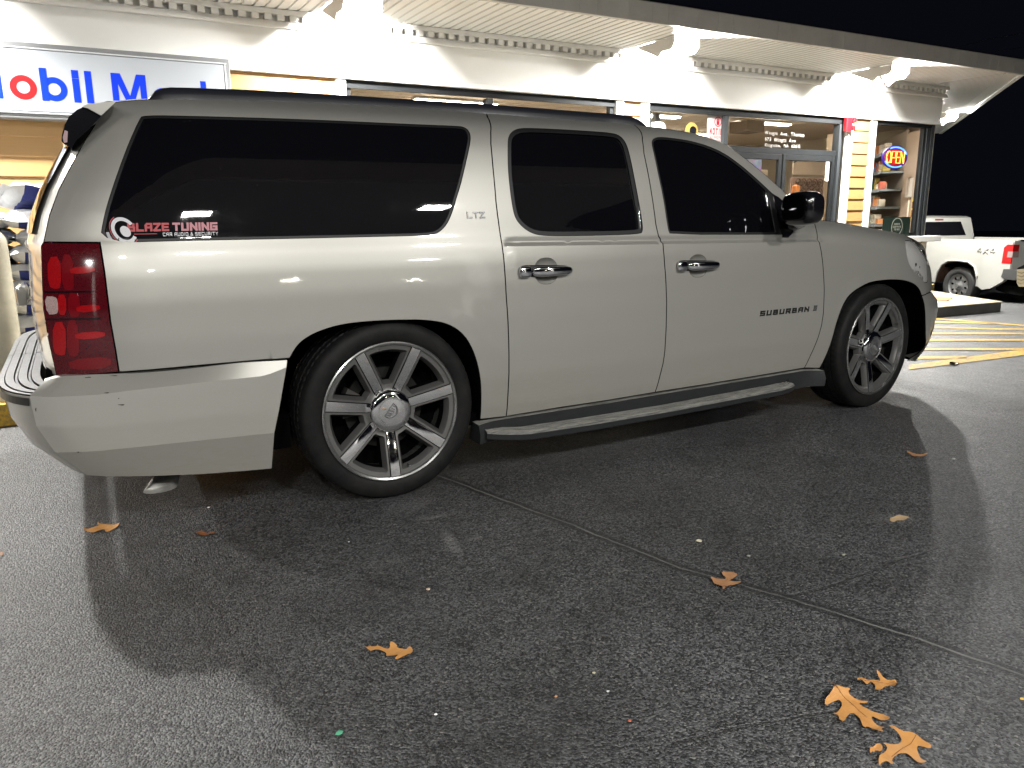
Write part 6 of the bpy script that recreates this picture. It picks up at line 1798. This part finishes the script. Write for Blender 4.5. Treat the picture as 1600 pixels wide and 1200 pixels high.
truck_wheel(0, .0, 'rear_wheel'); truck_wheel(0, -1.70, 'rear_wheel'); truck_wheel(3.9, .0, 'front_wheel')
# dark bulk hanging below the bumper on the far side (hitch and spare)
V = []; m = MB(); m.tube([TL(-.75, -.75, .50), TL(-.72, -.75, .30)], [.36, .36], 22); m.make('spare_wheel', TYRE, tk, True)

# ---- trailer corner at the frame edge
cpt = at_depth(1591, 430, 13.2)
tr_ = thing('utility_trailer', (cpt[0]+.6, cpt[1], gz(1600, 480)[2]), 'corner of a dark trailer with pale ribbed boards at the right edge of the picture', 'trailer')
def at_(u, v): return at_depth(u, v, 13.2)
def quadbox(name, pts, mt, dep=.5):
    A_ = [at_(u, v) for u, v in pts]; B_ = [a+np.array([.95, .30, 0])*dep for a in A_]; n = len(A_)
    m = MB(); m.add(A_+B_, [tuple(range(n)), tuple(range(n, 2*n))[::-1]]+[(i, n+i, n+(i+1) % n, (i+1) % n) for i in range(n)]); return m.make(name, mt, tr_)
quadbox('rail', [(1590,418.5),(1640,395),(1640,414),(1589,421)], BLACKP)
quadbox('board_stack', [(1589,421),(1640,417),(1640,447),(1592,448),(1588.5,442)], mat('ribbed_board', (.55,.46,.30), .6), .5)
for k in range(4): quadbox('board_edge', [(1589.5,424+k*5.5),(1596,426+k*5.5),(1604,423.4+k*5.5),(1640,424+k*5.5),(1640,426+k*5.5),(1604,425+k*5.5),(1596,427.8+k*5.5),(1589.5,425.6+k*5.5)], mat('rib_brown', (.22,.16,.09), .7), .45) if k < 4 else None  # darker brown wavy strips across the board stack
quadbox('chassis', [(1594,449),(1640,448),(1640,468),(1600,460)], VOID)

# faint overhead wires against the night sky
wr = thing('overhead_wires', (18, 14, 6), 'two faint overhead wires in the night sky at the top right', 'wires')
for pts in ([(1480, 78), (1540, 62), (1640, 44)], [(1560, 79), (1600, 74), (1660, 66)]):
    MB().tube([at_depth(u, v, 24) for u, v in pts], .012, 6).make('wire', mat('wire_grey', (.20, .20, .20), .6), wr)
# ================================================================== leaves and litter
def leaf_build(nt, p):
    co = objco(nt); n = noise(nt, co, 35, 6, .7); n2 = noise(nt, co, 160, 4, .7)
    nt.links.new(mixc(nt, n, (.40, .17, .045), (.62, .33, .11)), p.inputs['Base Color']); bump(nt, p, math_(nt, 'ADD', n, math_(nt, 'MULTIPLY', n2, .4)), .5, .004)
LEAF = mat('dry_oak_leaf', (.6, .3, .08), .5, build=leaf_build)
def leaf_build2(nt, p):
    co = objco(nt); n = noise(nt, co, 35, 6, .7)
    nt.links.new(mixc(nt, n, (.26, .12, .05), (.48, .26, .13)), p.inputs['Base Color']); bump(nt, p, n, .5, .004)
LEAF2 = mat('brown_oak_leaf', (.4, .2, .1), .6, build=leaf_build2)
def leaf(px, label, mt=LEAF, lift=.016, curl=.016, vein=None, name='oak_leaf', seed=0):
    G = np.array([onZ(u, v, .006)[:2] for u, v in px]); c = G.mean(0); R_ = np.sqrt(((G-c)**2).sum(1)).max()
    G = chaikin(G, 1, True); ol = dens(G, .006, True)
    Vp, Fp = cdt(ol, [], .009)
    rg = random.Random(seed); ph = rg.uniform(0, 6)
    def hz(x, y):
        r = math.hypot(x-c[0], y-c[1])/R_; a = math.atan2(y-c[1], x-c[0])
        return .004+lift*(.35+.65*abs(math.sin(a*1.5+ph)))*r*r*1.2+curl*.3*math.sin(9*r+ph)*r
    th = .0006; V = [(x, y, hz(x, y)) for x, y in Vp]; n = len(V)
    F = [f if np.cross(Vp[f[1]]-Vp[f[0]], Vp[f[2]]-Vp[f[0]]) > 0 else f[::-1] for f in Fp]
    V += [(x, y, z-th) for x, y, z in V]; F2 = [tuple(i+n for i in f[::-1]) for f in F]
    root = thing(name, (c[0], c[1], 0), label, 'leaf')
    mk('blade', V, F+F2, mt, root, True)
    if vein:
        m = MB(); pts = [onZ(u, v, .006) for u, v in vein]
        m.tube([(p[0], p[1], hz(p[0], p[1])+.0006) for p in dens(pts, .008)], .0007, 5); m.make('midrib', mat('leaf_vein', (.22, .09, .03), .6), root)
    return root
def z3(L, ox, oy, s): return [(ox+a/s, oy+b/s) for a, b in L]
leaf(z3([(430,215),(510,150),(620,155),(700,175),(725,165),(660,100),(690,105),(770,165),(850,195),(895,190),(908,215),(888,292),(838,238),(775,230),(720,280),(672,320),(655,270),(660,225),(610,180),(585,190),(560,225),(530,215),(495,195),(455,230)], 1280, 1040, 7.5), 'small orange oak leaf, uppermost of the three at the lower right', seed=1, vein=z3([(450,205),(560,170),(700,190),(880,215)], 1280, 1040, 7.5))
leaf(z3([(60,490),(70,420),(130,370),(180,300),(260,315),(370,322),(325,345),(440,400),(580,418),(560,432),(455,425),(520,480),(620,540),(740,575),(780,610),(840,660),(750,655),(640,600),(612,605),(620,640),(690,700),(768,745),(728,745),(748,815),(690,790),(620,730),(560,705),(538,725),(500,690),(490,640),(450,580),(400,545),(350,560),(310,620),(285,660),(238,690),(230,600),(225,570),(150,555),(215,540),(265,480),(265,430),(230,405),(160,430)], 1280, 1040, 7.5), 'large orange oak leaf, middle of the three at the lower right', seed=2, vein=z3([(90,255),(175,305),(330,410),(480,535),(560,610)], 1280, 1040, 7.5))
leaf(z3([(800,725),(860,735),(960,800),(1060,820),(1130,850),(1220,920),(1310,970),(1300,1005),(1200,955),(1140,940),(1160,1020),(1200,1090),(1260,1130),(1250,1145),(1180,1150),(1130,1110),(1060,1040),(1010,1015),(930,1020),(870,1060),(850,1120),(870,1180),(840,1190),(790,1140),(740,1150),(700,1180),(690,1110),(735,1050),(790,990),(800,940),(740,900),(860,915),(960,900),(965,850),(900,790)], 1280, 1040, 7.5), 'curled orange oak leaf at the bottom edge, lowest of the three', seed=3, lift=.018, vein=z3([(1130,860),(1075,915),(980,960),(850,1060)], 1280, 1040, 7.5))
leaf(z3([(585,1000),(610,950),(690,935),(740,970),(740,995),(700,985),(650,985),(612,1025)], 1280, 1040, 7.5), 'little yellow curl of leaf left of the lowest leaf', seed=4, name='leaf_scrap', lift=.010)
leaf(z3([(130,358),(200,330),(230,290),(340,285),(385,270),(395,215),(410,270),(480,290),(600,305),(660,285),(655,210),(690,180),(760,220),(820,265),(790,275),(860,310),(990,340),(1040,280),(1080,265),(1135,310),(1125,420),(1090,440),(1040,430),(990,465),(920,500),(830,550),(755,560),(790,500),(850,465),(760,470),(680,480),(560,460),(590,400),(540,360),(430,350),(340,360),(250,388),(215,360)], 560, 990, 13.333), 'orange oak leaf with a long left lobe, alone in the lower middle', seed=5, lift=.014)
leaf([(128,827),(140,825),(158,821),(150,817),(162,818),(172,820),(187,818),(186,822),(176,826),(166,831),(162,826),(156,829),(143,832),(138,829)], 'orange oak leaf on the ground below the rear bumper', seed=6, lift=.008)
leaf(z3([(262,483),(290,488),(330,490),(300,465),(345,470),(370,480),(345,488),(330,495),(390,502),(350,510),(325,515),(312,545),(306,517),(280,512),(275,500)], 1000, 700, 2.4), 'brown oak leaf lying across the paving seam', LEAF2, seed=7, lift=.014)
leaf(z3([(995,12),(1025,16),(1040,22),(1090,22),(1050,30),(1035,28),(1020,35),(1022,25)], 1000, 700, 2.4), 'flat orange leaf beyond the shadow at the right', LEAF2, seed=8, lift=.01)
leaf([(303,833),(312,830),(325,832),(336,832),(335,836),(320,835),(308,837)], 'small dark curled leaf right of the leaf below the bumper', mat('dark_leaf', (.20, .075, .03), .6), seed=9, lift=.012)
leaf([(1389,811),(1398,806),(1410,804),(1422,806),(1417,811),(1405,813),(1393,815)], 'crushed tan leaf by the curved shadow edge', mat('tan_leaf', (.42, .30, .17), .7), seed=10, lift=.004)
leaf([(0,863),(4,862),(5,866),(1,868)], 'tiny leaf scrap at the left edge', LEAF2, seed=11, name='leaf_scrap', lift=.004)
leaf([(1482,567.5),(1490,566.5),(1500,568),(1494,570.5),(1486,570)], 'black scrap lying beside the near yellow line', GLOSSBLK, seed=12, name='black_scrap', lift=.02)
# litter: pebbles and paper bits
rl = random.Random(21)
for (u, v, s_, col, lab, nm, cat) in [(1092,846,.016,(.62,.58,.42),'crumpled cream paper scrap near the seam','paper_scrap','paper'), (669,922,.010,(.55,.42,.30),'small tan chip in the middle foreground','wood_chip','chip'),
        (326,794,.008,(.85,.85,.85),'tiny bright white scrap under the bumper','white_scrap','scrap'), (530,1147,.013,(.10,.36,.22),'small green glass fragment in the lower left foreground','green_fragment','fragment'),
        (928,1053,.007,(.45,.42,.30),'small pale chip right of the lone leaf','stone_chip','chip'), (869,1090,.006,(.5,.28,.15),'small brown chip below the pale chip','bark_chip','chip'), (984,1128,.007,(.5,.14,.08),'small red chip near the bottom middle','red_chip','chip'),
        (681,1118,.006,(.8,.8,.78),'tiny white pebble near the bottom middle','pebble','pebble'), (545,848,.005,(.8,.8,.78),'tiny white pebble left of the scuff marks','pebble','pebble'), (1318,868,.010,(.30,.30,.25),'flat grey chip beyond the seam','stone_chip','chip'), (1170,870,.009,(.32,.32,.28),'flat grey chip left of the other beyond the seam','stone_chip','chip'), (1490,718,.012,(.55,.55,.52),'pale sliver lying in the bright patch at the right','sliver','scrap'), (1597,1094,.007,(.75,.5,.1),'tiny yellow scrap at the right edge','yellow_scrap','scrap'), (950,1082,.006,(.7,.7,.68),'tiny white sliver right of the brown chip','sliver','scrap')]:
    P = onZ(u, v, 0.); bm = bmesh.new(); bmesh.ops.create_icosphere(bm, subdivisions=2, radius=s_*.75)
    for vv in bm.verts: vv.co = Vector((P[0]+vv.co.x*rl.uniform(.7, 1.3), P[1]+vv.co.y*rl.uniform(.6, 1.1), .004+max(-.003, vv.co.z*.35*rl.uniform(.6, 1.4))))
    o = MB().bm(bm).make(nm, mat(nm+'_colour', col, .5), None, base=(P[0], P[1], 0)); tag(o, lab, cat)
# clear helper properties
for o in bpy.data.objects:
    if 'org' in o: del o['org']
